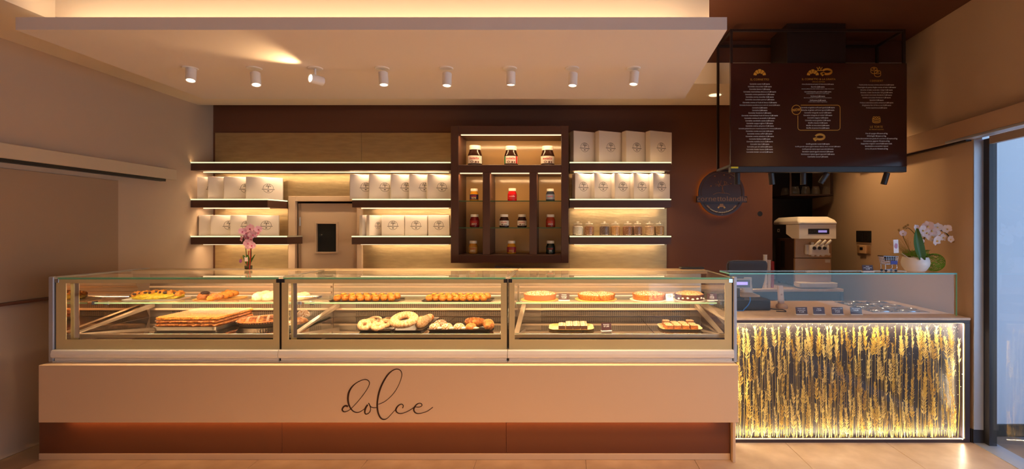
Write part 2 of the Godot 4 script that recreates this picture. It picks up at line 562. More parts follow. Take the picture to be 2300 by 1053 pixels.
	part("strip", cbox(Vector3(4.1, 0.012, 0.02)), M.led, cove, Vector3(-1.22, 0.006, -3.1))
	strip_light(cove, Vector3(-1.22, 0.016, -3.1), Vector2(4.1, 0.02), 0.95, WARM2, Vector3(0, 1, -0.5))
	part("strip", cbox(Vector3(0.02, 0.012, 1.3)), M.led, cove, Vector3(0.99, 0.006, -3.75))
	strip_light(cove, Vector3(0.99, 0.016, -3.75), Vector2(0.02, 1.3), 0.45, WARM, Vector3(0.3, 1, 0.0001))

func ceiling_lights() -> void:
	var y := 2.85
	var d := 3.646
	var spec := [[430, 0.055, -0.25, 0.15], [574, 0.085, -0.2, 0.2], [711, 0.0, 0.0, 0.0], [861, 0.08, -0.1, 0.1], [1005, 0.085, -0.1, 0.0], [1148, 0.075, 0.05, 0.0], [1288, 0.085, -0.1, -0.05], [1426, 0.075, -0.1, -0.1]]
	var names := ["leftmost white ceiling spotlight, a short barrel tilted down", "second white ceiling spotlight from the left, above the pink orchid", "white ceiling spotlight turned sideways to the left on a stem", "fourth ceiling spotlight, right of the sideways one", "fifth white ceiling spotlight, left of the display cabinet middle", "sixth white ceiling spotlight, above the jar cabinet", "seventh white ceiling spotlight, above the right hand boxes", "rightmost white ceiling spotlight on the cream panel"]
	for i in 8:
		var s: Array = spec[i]
		var o := thing("ceiling_spotlight", names[i], "spotlight", Vector3(X(s[0] - 3, d), y, -d), 0.0, "spotlights under the cream ceiling panel")
		part("base_plate", lathem([Vector2(0, -0.006), Vector2(0.05, -0.006), Vector2(0.05, -0.006), Vector2(0.054, 0.0)], 28), M.white, o)
		var barrel := lathem([Vector2(0, 0.0), Vector2(0.026, 0.0), Vector2(0.034, -0.006), Vector2(0.034, -0.006), Vector2(0.034, -0.1), Vector2(0.034, -0.1), Vector2(0.028, -0.1), Vector2(0.028, -0.094)], 28)
		var lens := lathem([Vector2(0, -0.097), Vector2(0.029, -0.097)], 24)
		var sp := SpotLight3D.new()
		sp.name = "spot_beam"; sp.light_color = Color(1, 0.82, 0.58); sp.spot_range = 12.0; sp.spot_attenuation = 2.0; sp.shadow_enabled = true; sp.light_size = 0.02
		sp.spot_angle = 50; sp.spot_angle_attenuation = 0.8; sp.light_energy = 2.2
		if i == 2:
			part("stem", tubem([Vector3(0.0, 0, 0), Vector3(0.0, -0.065, 0)], 0.008), M.white, o)
			part("barrel", barrel, M.white, o, Vector3(0.035, -0.085, -0.05), Vector3(0, 1.0, -PI / 2))
			part("lens", lens, M.bulb, o, Vector3(0.035, -0.085, -0.05), Vector3(0, 1.0, -PI / 2))
			o.add_child(sp); sp.transform = Transform3D(Basis.looking_at(Vector3(-0.54, 0.1, 0.84)), Vector3(-0.021, -0.085, 0.037))
			sp.light_energy = 0.5; sp.spot_angle = 40
		else:
			var off: float = 0.02 - s[1] + 0.06
			part("barrel", barrel, M.white, o, Vector3(0.008, off - 0.03, 0), Vector3(s[2], 0, s[3]))
			part("lens", lens, M.bulb, o, Vector3(0.008, off - 0.03, 0), Vector3(s[2], 0, s[3]))
			o.add_child(sp)
			var dirb := Basis.from_euler(Vector3(s[2], 0, s[3]))
			sp.transform = Transform3D(dirb * Basis(Vector3.RIGHT, -PI / 2), Vector3(0.008, off - 0.03, 0) + dirb * Vector3(0, -0.105, 0))
	# downlights: one in view by the menu board, others unseen and added as fill
	for q in [[Vector3(-0.9, 3.43, -1.3), "added fill, left one nearest the counter", 0.8], [Vector3(0.4, 3.43, -1.3), "added fill, middle one nearest the counter", 2.6], [Vector3(-0.9, 3.43, 1.2), "added fill, left one nearest the shop window", 0.6], [Vector3(0.4, 3.43, 1.2), "added fill, middle one nearest the shop window", 3.0], [Vector3(2.2, 3.43, -1.0), "added fill in the brown ceiling", 6.5], [Vector3(1.55, 3.022, -5.0), "small one left of the menu board", 0.4], [Vector3(2.75, 3.022, -5.0), "unseen one behind the menu board", 1.7]]:
		var p: Vector3 = q[0]
		var o := thing("real_or_added_downlight", "recessed round ceiling lamp over the shop floor, " + q[1], "lamp", p, 0.0, "downlights over the shop floor")
		part("ring", lathem([Vector2(0.06, 0), Vector2(0.075, -0.006), Vector2(0.085, 0)], 24), M.white, o)
		part("diffuser", lathem([Vector2(0, -0.003), Vector2(0.06, -0.003)], 20), glow(Color(1, 0.85, 0.65), 2.0), o)
		var sp := SpotLight3D.new()
		sp.name = "down_beam"; sp.light_color = Color(1, 0.8, 0.55); sp.spot_range = 14.0; sp.spot_attenuation = 2.0; sp.shadow_enabled = true; sp.light_size = 0.06
		sp.spot_angle = 65; sp.spot_angle_attenuation = 0.8; sp.light_energy = q[2]
		o.add_child(sp); sp.position = Vector3(0, -0.02, 0); sp.rotation = Vector3(-PI / 2, 0, 0)

func shelf_box(o: Node3D, x0: float, x1: float, yt: float, poly := PackedVector2Array()) -> void:
	# body, glass plate with a lit front edge, warm strip below
	if poly.is_empty(): poly = PackedVector2Array([Vector2(x0, D_SHELF), Vector2(x1, D_SHELF), Vector2(x1, 5.61), Vector2(x0, 5.61)])
	var rel := PackedVector2Array()
	for p in poly: rel.append(p - Vector2(x0, 0))
	var mb := MB.new()
	mb.xf = Transform3D(Basis(Vector3.RIGHT, Vector3.FORWARD, Vector3.UP), Vector3.ZERO)
	mb.extrude(rel, -0.092, -0.014); part("body", mb.mesh(), M.brown_satin, o)
	mb = MB.new()
	mb.xf = Transform3D(Basis(Vector3.RIGHT, Vector3.FORWARD, Vector3.UP), Vector3.ZERO)
	mb.extrude(rel, -0.014, 0.0); part("glass_plate", mb.mesh(), mt(rgb(226, 222, 196), 0.2), o)
	mb = MB.new()
	for i in rel.size() - 2 if rel.size() > 4 else 1:
		var a := rel[i]
		var b := rel[i + 1]
		var off := Vector2(0, -0.004)
		mb.quad(Vector3(a.x, -0.012, -(a.y + off.y)), Vector3(b.x, -0.012, -(b.y + off.y)), Vector3(b.x, -0.001, -(b.y + off.y)), Vector3(a.x, -0.001, -(a.y + off.y)))
	part("lit_edge", mb.mesh(), M.led_green, o)

func back_wall_things() -> void:
	# sliding shutter, its track and the rail on the left wall
	struct("trim_11", spanm(Vector3(XL, 2.155, 1.0), Vector3(XL + 0.07, 2.262, -5.02), 0.004), mt(rgb(200, 178, 150), 0.4), "long pale track casing on the left wall")
	struct("trim_12", spanm(Vector3(XL, 2.13, 1.0), Vector3(XL + 0.055, 2.156, -4.9), 0.0), M.black, "black slot under the left track casing")
	struct("trim_13", spanm(Vector3(XL, 1.1, 1.0), Vector3(XL + 0.03, 1.122, -4.0), 0.003), M.brown, "thin rail below the sliding shutter")
	single("sliding_shutter", spanm(Vector3(XL + 0.001, 1.123, 1.0), Vector3(XL + 0.016, 2.09, -4.42), 0.002), M.taupe_dark, "brown sliding shutter panel hanging on the left wall under the track casing", "shutter")
	# gold panels
	var dp := 5.622
	var yb := 0.0
	var yt := Y(298, dp)
	var dt := Y(440, dp)
	var x0 := X(483, dp)
	var x1 := X(647, dp)
	var x2 := X(811.5, dp)
	var panels := [[Vector2(x0, yb), Vector2(x1, yt), "left of the door"], [Vector2(x1, dt), Vector2(x2, yt), "above the door"], [Vector2(x2 + 0.003, yb), Vector2(X(1278, dp), yt), "right of the door"], [Vector2(X(1278, dp) + 0.003, yb), Vector2(X(1497.5, dp), yt), "behind the right hand shelves"]]
	for p in panels:
		struct("trim_%d" % (14 + panels.find(p)), spanm(Vector3(p[0].x, p[0].y, -D_WALL), Vector3(p[1].x, p[1].y, -dp), 0.001), M.brushed, "brushed champagne metal wall panel " + p[2])
	# door
	var od := Node3D.new()
	od.name = "door_1"; add_child(od); od.position = Vector3(X(735, 5.6), 0, -D_WALL); od.set_meta("kind", "structure"); od.set_meta("label", "beige door with a small window in a wide frame")
	var f0 := X(647, 5.59) - od.position.x
	var f1 := X(813, 5.59) - od.position.x
	var i0 := X(663, 5.59) - od.position.x
	var i1 := X(801, 5.59) - od.position.x
	var ft := Y(440, 5.59)
	var it := Y(452, 5.59)
	part("door_frame", spanm(Vector3(f0, 0, 0.0), Vector3(i0, ft, 0.05), 0.004), M.door_leaf, od)
	part("door_frame", spanm(Vector3(i1, 0, 0.0), Vector3(f1, ft, 0.05), 0.004), M.door_leaf, od)
	part("door_frame", spanm(Vector3(i0, it, 0.0), Vector3(i1, ft, 0.05), 0.004), M.door_leaf, od)
	var l0 := i0 + 0.03
	var l1 := i1 - 0.012
	var lt := it - 0.02
	part("door_stop", spanm(Vector3(i0, 0, -0.12), Vector3(l0, lt, -0.01), 0.001), mt(rgb(170, 142, 116), 0.6), od)
	var w0 := X(712, 5.68) - od.position.x
	var w1 := X(759, 5.68) - od.position.x
	var wt := Y(501, 5.68)
	var wb := Y(566.5, 5.68)
	var mb := MB.new()
	mb.span(Vector3(l0, 0.01, -0.06), Vector3(w0, lt, -0.02)); mb.span(Vector3(w1, 0.01, -0.06), Vector3(l1, lt, -0.02))
	mb.span(Vector3(w0, wt, -0.06), Vector3(w1, lt, -0.02)); mb.span(Vector3(w0, 0.01, -0.06), Vector3(w1, wb, -0.02))
	part("door_leaf", mb.mesh(), M.door_leaf, od)
	mb = MB.new()
	for q in [[w0 - 0.014, wb - 0.014, w0 + 0.008, wt + 0.014], [w1 - 0.008, wb - 0.014, w1 + 0.014, wt + 0.014], [w0, wt - 0.008, w1, wt + 0.014], [w0, wb - 0.014, w1, wb + 0.008]]:
		mb.span(Vector3(q[0], q[1], -0.02), Vector3(q[2], q[3], -0.008), 0.002)
	var wfm := part("window_bead", mb.mesh(), M.door_leaf, od)
	mb = MB.new(); mb.quad(Vector3(w0, wb, -0.04), Vector3(w1, wb, -0.04), Vector3(w1, wt, -0.04), Vector3(w0, wt, -0.04))
	part("pane", mb.mesh(), M.glass, wfm)
	for yy in [1.74, 0.3]: part("hinge", lathem([Vector2(0, -0.05), Vector2(0.009, -0.05), Vector2(0.009, -0.05), Vector2(0.009, 0.05), Vector2(0.009, 0.05), Vector2(0, 0.05)], 12), M.steel, od, Vector3(l0 - 0.004, yy, 0.0))
	# shelves
	var yts := [Y(363.6, D_SHELF), Y(446.5, D_SHELF), Y(529.6, D_SHELF)]
	var xr := X(1012.5, D_SHELF)
	var sh := [
		["long brown shelf with lit edges running from the left wall to the cabinet", XL, xr, 0],
		["brown lit shelf left of the door with a cut back right end", XL, X(601, D_SHELF), 1],
		["lowest brown lit shelf left of the door, behind the pink orchid", XL, X(645, D_SHELF), 2],
		["brown lit shelf right of the door holding five boxes", X(791, D_SHELF), xr, 1],
		["lowest brown lit shelf right of the door", X(790, D_SHELF), xr, 2],
		["top brown lit shelf right of the cabinet carrying the tall boxes", X(1279.5, D_SHELF), X(1507.5, D_SHELF), 0],
		["middle brown lit shelf right of the cabinet", X(1279.5, D_SHELF), X(1507.5, D_SHELF), 1],
		["lowest brown lit shelf right of the cabinet carrying glass jars", X(1279.5, D_SHELF), X(1507.5, D_SHELF), 2]]
	for s in sh:
		var o := thing("wall_shelf", s[0], "shelf", Vector3(s[1], yts[s[3]], 0), 0.0, "lit brown wall shelves")
		var w: float = s[2] - s[1]
		if s == sh[1]: shelf_box(o, s[1], s[2], 0, PackedVector2Array([Vector2(XL, D_SHELF), Vector2(s[2], D_SHELF), Vector2(X(645, 5.6), 5.61), Vector2(X(645, 5.6), 5.612), Vector2(XL, 5.612)]))
		else: shelf_box(o, s[1], s[2], 0)
		# warm strip under the shelf
		part("strip", cbox(Vector3(w - 0.1, 0.01, 0.014), 0.001), M.led, o, Vector3(w / 2, -0.097, -5.42))
		strip_light(o, Vector3(w / 2, -0.104, -5.42), Vector2(w - 0.1, 0.014), 0.3 * w, WARM2, Vector3(0, -1, -0.25))
		strip_light(o, Vector3(w / 2, 0.004, -5.294), Vector2(w, 0.006), 0.04 * w, Color(1, 0.84, 0.6), Vector3(0, 1, -0.5))
	# back counters with a pale top, either side of the door
	for s in [[XL + 0.03, X(637, 5.45), "cream back counter left of the door, its top just above the case"], [X(822, 5.45), X(1500, 5.45), "cream back counter below the jar cabinet and shelves"]]:
		var w: float = s[1] - s[0]
		var o := thing("back_counter", s[2], "counter", Vector3(s[0], 0, -5.34))
		part("body", spanm(Vector3(0.0, 0.0, 0.0), Vector3(w, 1.155, -0.27), 0.004), M.cream, o)
		part("top", spanm(Vector3(-0.01, 1.155, 0.02), Vector3(w + 0.01, 1.187, -0.275), 0.004), M.white, o)

func lit(o: Node3D, x0: float, x1: float, y: float, z: float) -> void:
	var w := x1 - x0
	part("led_strip", cbox(Vector3(w, 0.01, 0.014), 0.001), M.led, o, Vector3((x0 + x1) / 2, y - 0.005, z))
	strip_light(o, Vector3((x0 + x1) / 2, y - 0.012, z), Vector2(w, 0.014), 0.5 * w, WARM, Vector3(0, -1, -0.3))

func display_cabinet() -> void:
	var d := 5.2
	var o := thing("display_cabinet", "dark brown lit wall cabinet with glass shelves full of spread jars", "cabinet", Vector3(X(1145, d), Y(590.5, d), -d))
	var ox := o.position.x
	var oy := o.position.y
	var zb := -0.42
	var xa := X(1012.5, d) - ox
	var xb := X(1277, d) - ox
	var yb := 0.0
	var ytp := Y(282.5, d) - oy
	var ia := X(1030, d) - ox
	var ib := X(1260.5, d) - ox
	var it := Y(301, d) - oy
	var mt_ := Y(370, d) - oy
	var mbm := Y(387.5, d) - oy
	var fl := Y(571.7, d) - oy
	part("side_board", spanm(Vector3(xa, yb, zb), Vector3(ia, ytp, 0), 0.003), M.brown_satin, o)
	part("side_board", spanm(Vector3(ib, yb, zb), Vector3(xb, ytp, 0), 0.003), M.brown_satin, o)
	part("top_board", spanm(Vector3(ia, it, zb), Vector3(ib, ytp, 0), 0.003), M.brown_satin, o)
	part("bottom_board", spanm(Vector3(ia, yb, zb), Vector3(ib, fl, 0), 0.003), M.brown_satin, o)
	part("middle_board", spanm(Vector3(ia, mbm, zb), Vector3(ib, mt_, 0), 0.003), M.brown_satin, o)
	var d0 := X(1084, d) - ox
	var d1 := X(1100.5, d) - ox
	var d2 := X(1189, d) - ox
	var d3 := X(1206, d) - ox
	part("divider", spanm(Vector3(d0, fl, zb), Vector3(d1, mbm, 0), 0.003), M.brown_satin, o)
	part("divider", spanm(Vector3(d2, fl, zb), Vector3(d3, mbm, 0), 0.003), M.brown_satin, o)
	var gp := mt(rgb(196, 158, 108), 0.14)
	part("back_panel", spanm(Vector3(ia, fl, zb + 0.012), Vector3(ib, it, zb), 0.0), gp, o)
	lit(o, ia + 0.02, ib, it, -0.03)
	for c in [[ia, d0], [d1, d2], [d3, ib]]:
		lit(o, c[0] + 0.01, c[1], mbm, -0.03)
		for yy in [Y(450.5, 5.22) - oy, Y(510.5, 5.22) - oy]:
			var g := part("glass_shelf", spanm(Vector3(c[0], yy - 0.01, zb + 0.015), Vector3(c[1], yy, -0.02), 0.0), M.glass_green, o)
			part("glass_edge", spanm(Vector3(c[0], yy - 0.01, -0.02), Vector3(c[1], yy, -0.0185), 0.0), mt(rgb(70, 100, 70), 0.2), g)
	# the jars
	var cap := mt(rgb(238, 228, 212), 0.45)
	var cols := {}
	var wl := rgb(238, 228, 210)
	var rd := rgb(206, 40, 28)
	var list := [
		# px, base height, radius, height, jar colour, label colour, top text, top colour, second text, second colour, label words
		[1067, mt_, 0.079, 0.232, rgb(46, 22, 14), wl, "nutella", rd, "", wl, "large brown jar with white label at the left end of the cabinet's top shelf"],
		[1148, mt_, 0.076, 0.226, rgb(46, 22, 14), wl, "nutella", rd, "", wl, "large brown jar in the middle of the top shelf, label ends red and green"],
		[1230, mt_, 0.076, 0.226, rgb(46, 22, 14), wl, "nutella", rd, "", wl, "large brown jar with white label at the right end of the cabinet's top shelf"],
		[1065, Y(450.5, 5.22) - oy, 0.048, 0.137, rgb(190, 130, 30), rgb(44, 34, 74), "nutella", rd, "1970", rgb(240, 220, 150), "small gold jar with navy label reading 1970, upper left compartment"],
		[1150.5, Y(450.5, 5.22) - oy, 0.05, 0.14, rgb(196, 20, 24), rgb(196, 20, 24), "nutella", rgb(240, 200, 200), "", wl, "small bright red jar in the middle compartment, upper glass shelf"],
		[1236, Y(450.5, 5.22) - oy, 0.048, 0.136, rgb(50, 56, 70), rgb(150, 160, 178), "nutella", rd, "", wl, "small silver blue jar, upper right compartment"],
		[1066, Y(510.5, 5.22) - oy, 0.052, 0.142, rgb(120, 22, 18), rgb(160, 30, 26), "nutella", rgb(220, 60, 50), "2017", rgb(240, 226, 200), "small dark red jar reading 2017 on the left compartment's lower glass shelf"],
		[1132.5, Y(510.5, 5.22) - oy, 0.053, 0.142, rgb(54, 24, 16), wl, "nutella", rd, "", wl, "left one of the two small brown jars with white labels standing together"],
		[1172.5, Y(510.5, 5.22) - oy, 0.051, 0.142, rgb(54, 24, 16), wl, "nutella", rd, "", wl, "right one of the two small brown jars with white labels standing together"],
		[1236.5, Y(510.5, 5.22) - oy, 0.051, 0.14, rgb(160, 60, 30), rgb(176, 56, 34), "nutella", rgb(236, 90, 70), "2020", rgb(236, 220, 200), "small orange red jar reading 2020 on the right compartment's lower glass shelf"],
		[1063, fl, 0.05, 0.143, rgb(190, 130, 40), rgb(196, 150, 70), "nutella", rd, "2002", rgb(250, 236, 200), "small gold and blue jar reading 2002 on the floor of the left compartment"],
		[1149, fl, 0.05, 0.143, rgb(206, 140, 24), rgb(160, 40, 50), "nutella", rd, "2022", rgb(250, 210, 90), "small yellow and red jar reading 2022 on the floor of the middle compartment"],
		[1236.5, fl, 0.05, 0.143, rgb(30, 36, 30), rgb(34, 48, 40), "nutella", rd, "00", rgb(214, 214, 206), "small dark green jar on the floor of the right compartment"]]
	for i in list.size():
		var q: Array = list[i]
		var r: float = q[2]
		var h: float = q[3]
		var dj := 5.35 if i > 2 else 5.38
		var j := thing("spread_jar", q[10], "jar", Vector3(X(q[0], dj), oy + q[1] + 0.0005, -dj), 0.0, "spread jars in the cabinet")
		var hb := h * 0.8
		var jm := mt(q[4], 0.15)
		part("body", lathem([Vector2(0, 0), Vector2(r * 0.88, 0), Vector2(r * 0.97, h * 0.03), Vector2(r, h * 0.08), Vector2(r, h * 0.5), Vector2(r * 0.97, h * 0.56), Vector2(r * 0.85, h * 0.68), Vector2(r * 0.76, h * 0.76), Vector2(r * 0.74, hb), Vector2(r * 0.74, hb), Vector2(0, hb)], 36, 0.82), jm, j)
		part("lid", lathem([Vector2(r * 0.74, hb), Vector2(r * 0.82, hb), Vector2(r * 0.82, hb), Vector2(r * 0.82, h * 0.97), Vector2(r * 0.78, h), Vector2(r * 0.78, h), Vector2(0, h)], 36, 0.82), cap, j)
		var lr := r * 1.012
		var ly0 := h * 0.14
		var ly1 := h * 0.5
		if i > 2: ly1 = h * 0.62 if not (i in [7, 8]) else h * 0.52
		var rows := []
		for k in 2:
			var row := PackedVector3Array()
			for s in 25:
				var a := PI * (-0.42 + 0.84 * s / 24.0)
				row.append(Vector3(lr * sin(a), ly0 if k == 0 else minf(ly1, h * 0.54), lr * cos(a) * 0.82 + 0.0004))
			rows.append(row)
		var mb := MB.new(); mb.grid(rows, false)
		var lab := part("label", mb.mesh(), mt(q[5], 0.4), j)
		var wrap := func(p: Vector3) -> Vector3:
			var a := p.x / lr
			return Vector3((lr + 0.0012) * sin(a), p.y, (lr + 0.0012) * cos(a) * 0.82 + 0.0006)
		var th := h * (0.1 if i < 3 else 0.1)
		var ty := h * (0.37 if q[8] == "" else 0.40)
		var full := textm(q[6], th, true)
		var wt: float = full.get_aabb().size.x
		var lim := r * 1.55
		if wt > lim: th *= lim / wt
		var lm := bent(textm(q[6], th, true), func(p: Vector3) -> Vector3: return wrap.call(p + Vector3(0, ty + th * 0.1, 0)))
		part("lettering", lm, mt(q[7], 0.4), lab)
		if q[8] != "":
			var th2 := h * 0.13
			part("lettering", bent(textm(q[8], th2, true), func(p: Vector3) -> Vector3: return wrap.call(p + Vector3(0, h * 0.255, 0))), mt(q[9], 0.4), lab)
		elif i < 3 or i in [7, 8]:
			# printed picture: bread, knife and nuts as flat patches
			mb = MB.new()
			for e in [[-0.3, 0.215, 0.5, 0.05], [0.25, 0.2, 0.3, 0.045], [0.6, 0.2, 0.2, 0.05]]:
				var poly := []
				for s in 12:
					var a := TAU * s / 12.0
					poly.append(wrap.call(Vector3(r * (e[0] + e[2] * 0.5 * cos(a)), h * (e[1] + e[3] * sin(a)), 0)))
				for s in range(1, 11): mb.tri(poly[0], poly[s], poly[s + 1])
			part("picture", mb.mesh(), mt(rgb(110, 66, 34), 0.4), lab)
			if i == 1:
				for e in [[-0.98, rgb(30, 120, 60)], [0.98, rgb(206, 60, 40)]]:
					mb = MB.new()
					for s in 4:
						var a0: float = e[0] + 0.09 * (s - 2)
						mb.quad(wrap.call(Vector3(lr * a0, ly0, 0)), wrap.call(Vector3(lr * (a0 + 0.09), ly0, 0)), wrap.call(Vector3(lr * (a0 + 0.09), ly1, 0)), wrap.call(Vector3(lr * a0, ly1, 0)))
					part("label_band", mb.mesh(), mt(e[1], 0.4), lab)
		elif i == 4:
			mb = MB.new()
			var poly := []
			for s in 14:
				var a := TAU * s / 14.0
				poly.append(wrap.call(Vector3(r * 0.62 * cos(a), h * (0.25 + 0.075 * sin(a)), 0)))
			for s in range(1, 13): mb.tri(poly[0], poly[s], poly[s + 1])
			part("picture", mb.mesh(), mt(rgb(70, 40, 36), 0.4), lab)

func logo_texture() -> ImageTexture:
	var n := 256
	var im := Image.create(n, n, false, Image.FORMAT_RGBA8)
	im.fill(Color(0.12, 0.07, 0.04, 0.0))
	var ink := Color(0.12, 0.07, 0.04, 1.0)
	var dot := func(p: Vector2, r: float) -> void:
		for y in range(int(p.y - r) - 1, int(p.y + r) + 2):
			for x in range(int(p.x - r) - 1, int(p.x + r) + 2):
				if x >= 0 and y >= 0 and x < n and y < n and Vector2(x, y).distance_to(p) <= r: im.set_pixel(x, y, ink)
	var stroke := func(a: Vector2, b: Vector2, r: float) -> void:
		var k := int(a.distance_to(b)) + 1
		for i in k + 1: dot.call(a.lerp(b, float(i) / k), r)
	for i in 700:
		var a := TAU * i / 700.0
		dot.call(Vector2(128, 124) + Vector2(cos(a), sin(a)) * 96.0, 3.2)
	# tree
	stroke.call(Vector2(128, 128), Vector2(130, 92), 5.0)
	for e in [[130, 96, 96, 70], [130, 92, 116, 52], [130, 92, 150, 54], [130, 98, 168, 74], [110, 80, 88, 86], [152, 84, 174, 88], [120, 66, 104, 50], [146, 64, 162, 48]]:
		stroke.call(Vector2(e[0], e[1]), Vector2(e[2], e[3]), 3.4)
	for e in [[92, 60], [110, 42], [150, 40], [172, 58], [84, 78], [178, 82], [130, 48]]: dot.call(Vector2(e[0], e[1]), 5.5)
	# word band and little car
	im.fill_rect(Rect2i(8, 136, 240, 24), Color(0, 0, 0, 0))
	im.fill_rect(Rect2i(8, 142, 240, 10), ink)
	stroke.call(Vector2(112, 184), Vector2(144, 184), 6.0); dot.call(Vector2(128, 176), 9.0)
	im.generate_mipmaps()
	return ImageTexture.create_from_image(im)

func boxes() -> void:
	var lm := mt(Color.WHITE, 0.7)
	lm.albedo_texture = logo_texture(); lm.transparency = BaseMaterial3D.TRANSPARENCY_ALPHA
	M.logo = lm
	var yts := [Y(363.6, D_SHELF), Y(446.5, D_SHELF), Y(529.6, D_SHELF)]
	# px left, px right (front face), px top, shelf, turn, group, label; boxes of a row stand one behind another
	var rows := [
		["boxes left of the door, upper shelf", "on the upper shelf left of the door", 1, 398.5, 0.45, [[440, 502], [479, 541], [514, 576], [563, 627]]],
		["boxes left of the door, lower shelf", "on the lower shelf left of the door", 2, 483.5, 0.4, [[456, 510], [482, 536], [525, 574], [563, 620]]],
		["boxes right of the door, upper shelf", "on the upper shelf right of the door", 1, 393.0, 0.42, [[790.5, 840], [833, 883], [881, 930], [922, 971], [962, 1010]]],
		["boxes right of the door, lower shelf", "on the lower shelf right of the door", 2, 483.5, 0.06, [[821, 832], [836, 848], [859, 909], [911, 960], [963, 1010]]],
		["tall boxes on the top right shelf", "on the top shelf right of the cabinet", 0, 297.0, 0.42, [[1284, 1334], [1340, 1394], [1400, 1450], [1453, 1506]]],
		["boxes on the middle right shelf", "on the middle shelf right of the cabinet", 1, 391.0, 0.42, [[1288, 1326], [1331, 1371], [1376, 1414], [1418, 1457], [1461, 1502]]]]
	var ord := ["first", "second", "third", "fourth", "fifth"]
	for r in rows:
		var list: Array = r[5]
		for i in list.size():
			var turn: float = r[4]
			var q: Array = list[i]
			if r[3] == 483.5 and turn < 0.1 and i < 2: turn = 1.1
			var d := 5.47
			var w: float = (q[1] - q[0]) * d / F / cos(turn)
			if turn > 1.0: w = 0.2
			var h: float = Y(r[3], d) - yts[r[2]]
			var dep: float = (0.042 if r[2] == 2 else 0.06) if q[0] < 1200 else (0.09 if r[2] == 0 else 0.075)
			var at := Vector3((X(q[0], d) + X(q[1], d)) / 2, yts[r[2]] + 0.0005, -d)
			var lab := "white logo cake box, %s from left %s" % [ord[i], r[1]]
			var o := thing("cake_box", lab, "box", at, turn, r[0])
			part("carton", cbox(Vector3(w, h, dep), 0.002), M.card, o, Vector3(0, h / 2, 0))
			part("lid_flap", cbox(Vector3(w * 0.98, h * 0.985, 0.003), 0.0005), M.card, o, Vector3(0, h / 2, dep / 2 + 0.0015))
			var mb := MB.new()
			var s := 0.066 if turn < 1.0 else 0.05
			var cx := w * 0.1 if turn > 0.1 and q[0] < 1200 else 0.0
			mb.quad(Vector3(cx - s, h * 0.5 - s, dep / 2 + 0.0036), Vector3(cx + s, h * 0.5 - s, dep / 2 + 0.0036), Vector3(cx + s, h * 0.5 + s, dep / 2 + 0.0036), Vector3(cx - s, h * 0.5 + s, dep / 2 + 0.0036))
			part("printed_logo", mb.mesh(), M.logo, o)
	# glass jars on the lowest right shelf
	var jar := [[1298, rgb(236, 224, 200), "white sugar crystals", 0.07], [1323, rgb(150, 88, 40), "brown powder", 0.066], [1358, rgb(84, 50, 36), "dark cocoa nibs", 0.066], [1382, rgb(190, 130, 60), "chopped golden nuts", 0.064], [1410, rgb(140, 80, 40), "mixed hazelnut pieces", 0.066], [1432, rgb(120, 70, 40), "light and dark nuts", 0.064], [1459, rgb(206, 160, 110), "pale coloured grains", 0.066], [1481, rgb(170, 124, 70), "nuts with dark shells", 0.062]]
	for i in jar.size():
		var q: Array = jar[i]
		var d := 5.42
		var r: float = q[3] * 0.88
		var h := 0.16
		var o := thing("storage_jar", "lidded glass storage jar holding %s on the lowest right shelf" % q[2], "jar", Vector3(X(q[0], d), yts[2] + 0.0005, -d), 0.0, "glass jars on the lowest right shelf")
		var c: Color = q[1]
		var fill := speckled([[0.0, c.darkened(0.55)], [0.45, c], [0.6, c.lightened(0.25)], [1.0, c.lightened(0.5)]], 0.09, 30 + i, 9.0, 0.8, 6.0, 128)
		part("contents", lathem([Vector2(0, 0.006), Vector2(r * 0.9, 0.006), Vector2(r * 0.95, 0.02), Vector2(r * 0.95, h * 0.6), Vector2(r * 0.7, h * 0.66), Vector2(0, h * 0.68)], 24), fill, o)
		part("glass_body", lathem([Vector2(0, 0.0), Vector2(r * 0.95, 0.0), Vector2(r, 0.008), Vector2(r, h * 0.62), Vector2(r * 0.9, h * 0.72), Vector2(r * 0.8, h * 0.76), Vector2(r * 0.84, h * 0.79)], 24), M.glass, o)
		var lid := part("lid", lathem([Vector2(r * 0.84, h * 0.79), Vector2(r * 0.84, h * 0.83), Vector2(r * 0.5, h * 0.89), Vector2(r * 0.12, h * 0.9)], 24), glass(0.18, 0.05, Color(0.95, 0.9, 0.8)), o)
		part("knob", lathem([Vector2(r * 0.12, h * 0.895), Vector2(r * 0.26, h * 0.94), Vector2(r * 0.22, h * 0.985), Vector2(0, h)], 16), glass(0.3, 0.05, Color(0.95, 0.9, 0.8)), lid)
	# crumpled papers on the back counter
	var mb := MB.new()
	mb.quad(Vector3(-0.16, 0.001, 0.05), Vector3(-0.02, 0.001, 0.07), Vector3(-0.01, 0.04, -0.03), Vector3(-0.14, 0.055, -0.05))
	mb.quad(Vector3(-0.02, 0.001, 0.07), Vector3(0.06, 0.0, 0.06), Vector3(0.07, 0.03, -0.04), Vector3(-0.01, 0.04, -0.03))
	mb.quad(Vector3(0.03, 0.004, 0.06), Vector3(0.17, 0.001, 0.05), Vector3(0.15, 0.03, -0.03), Vector3(0.06, 0.034, -0.04))
	single("paper_sheets", mb.mesh(), M.card, "crumpled white paper sheets lying on the back counter under the cabinet", "paper", Vector3(X(1140, 5.46), 1.188, -5.46))

# ---------------------------------------------------------------- counter and cases
func rring(w: float, dp: float, r: float, y: float, k := 5) -> PackedVector3Array:   # rounded rectangle
	var o := PackedVector3Array()
	r = minf(r, minf(w, dp) * 0.499)
	for c in [[1, -1], [-1, -1], [-1, 1], [1, 1]]:
		var q: float = {"1-1": 0.0, "-1-1": 1.0, "-11": 2.0, "11": 3.0}["%d%d" % c]
		for i in k + 1:
			var a := PI / 2 * (q + float(i) / k)
			o.append(Vector3(c[0] * (w / 2 - r) + r * cos(a), y, c[1] * (dp / 2 - r) - r * sin(a)))
	return o

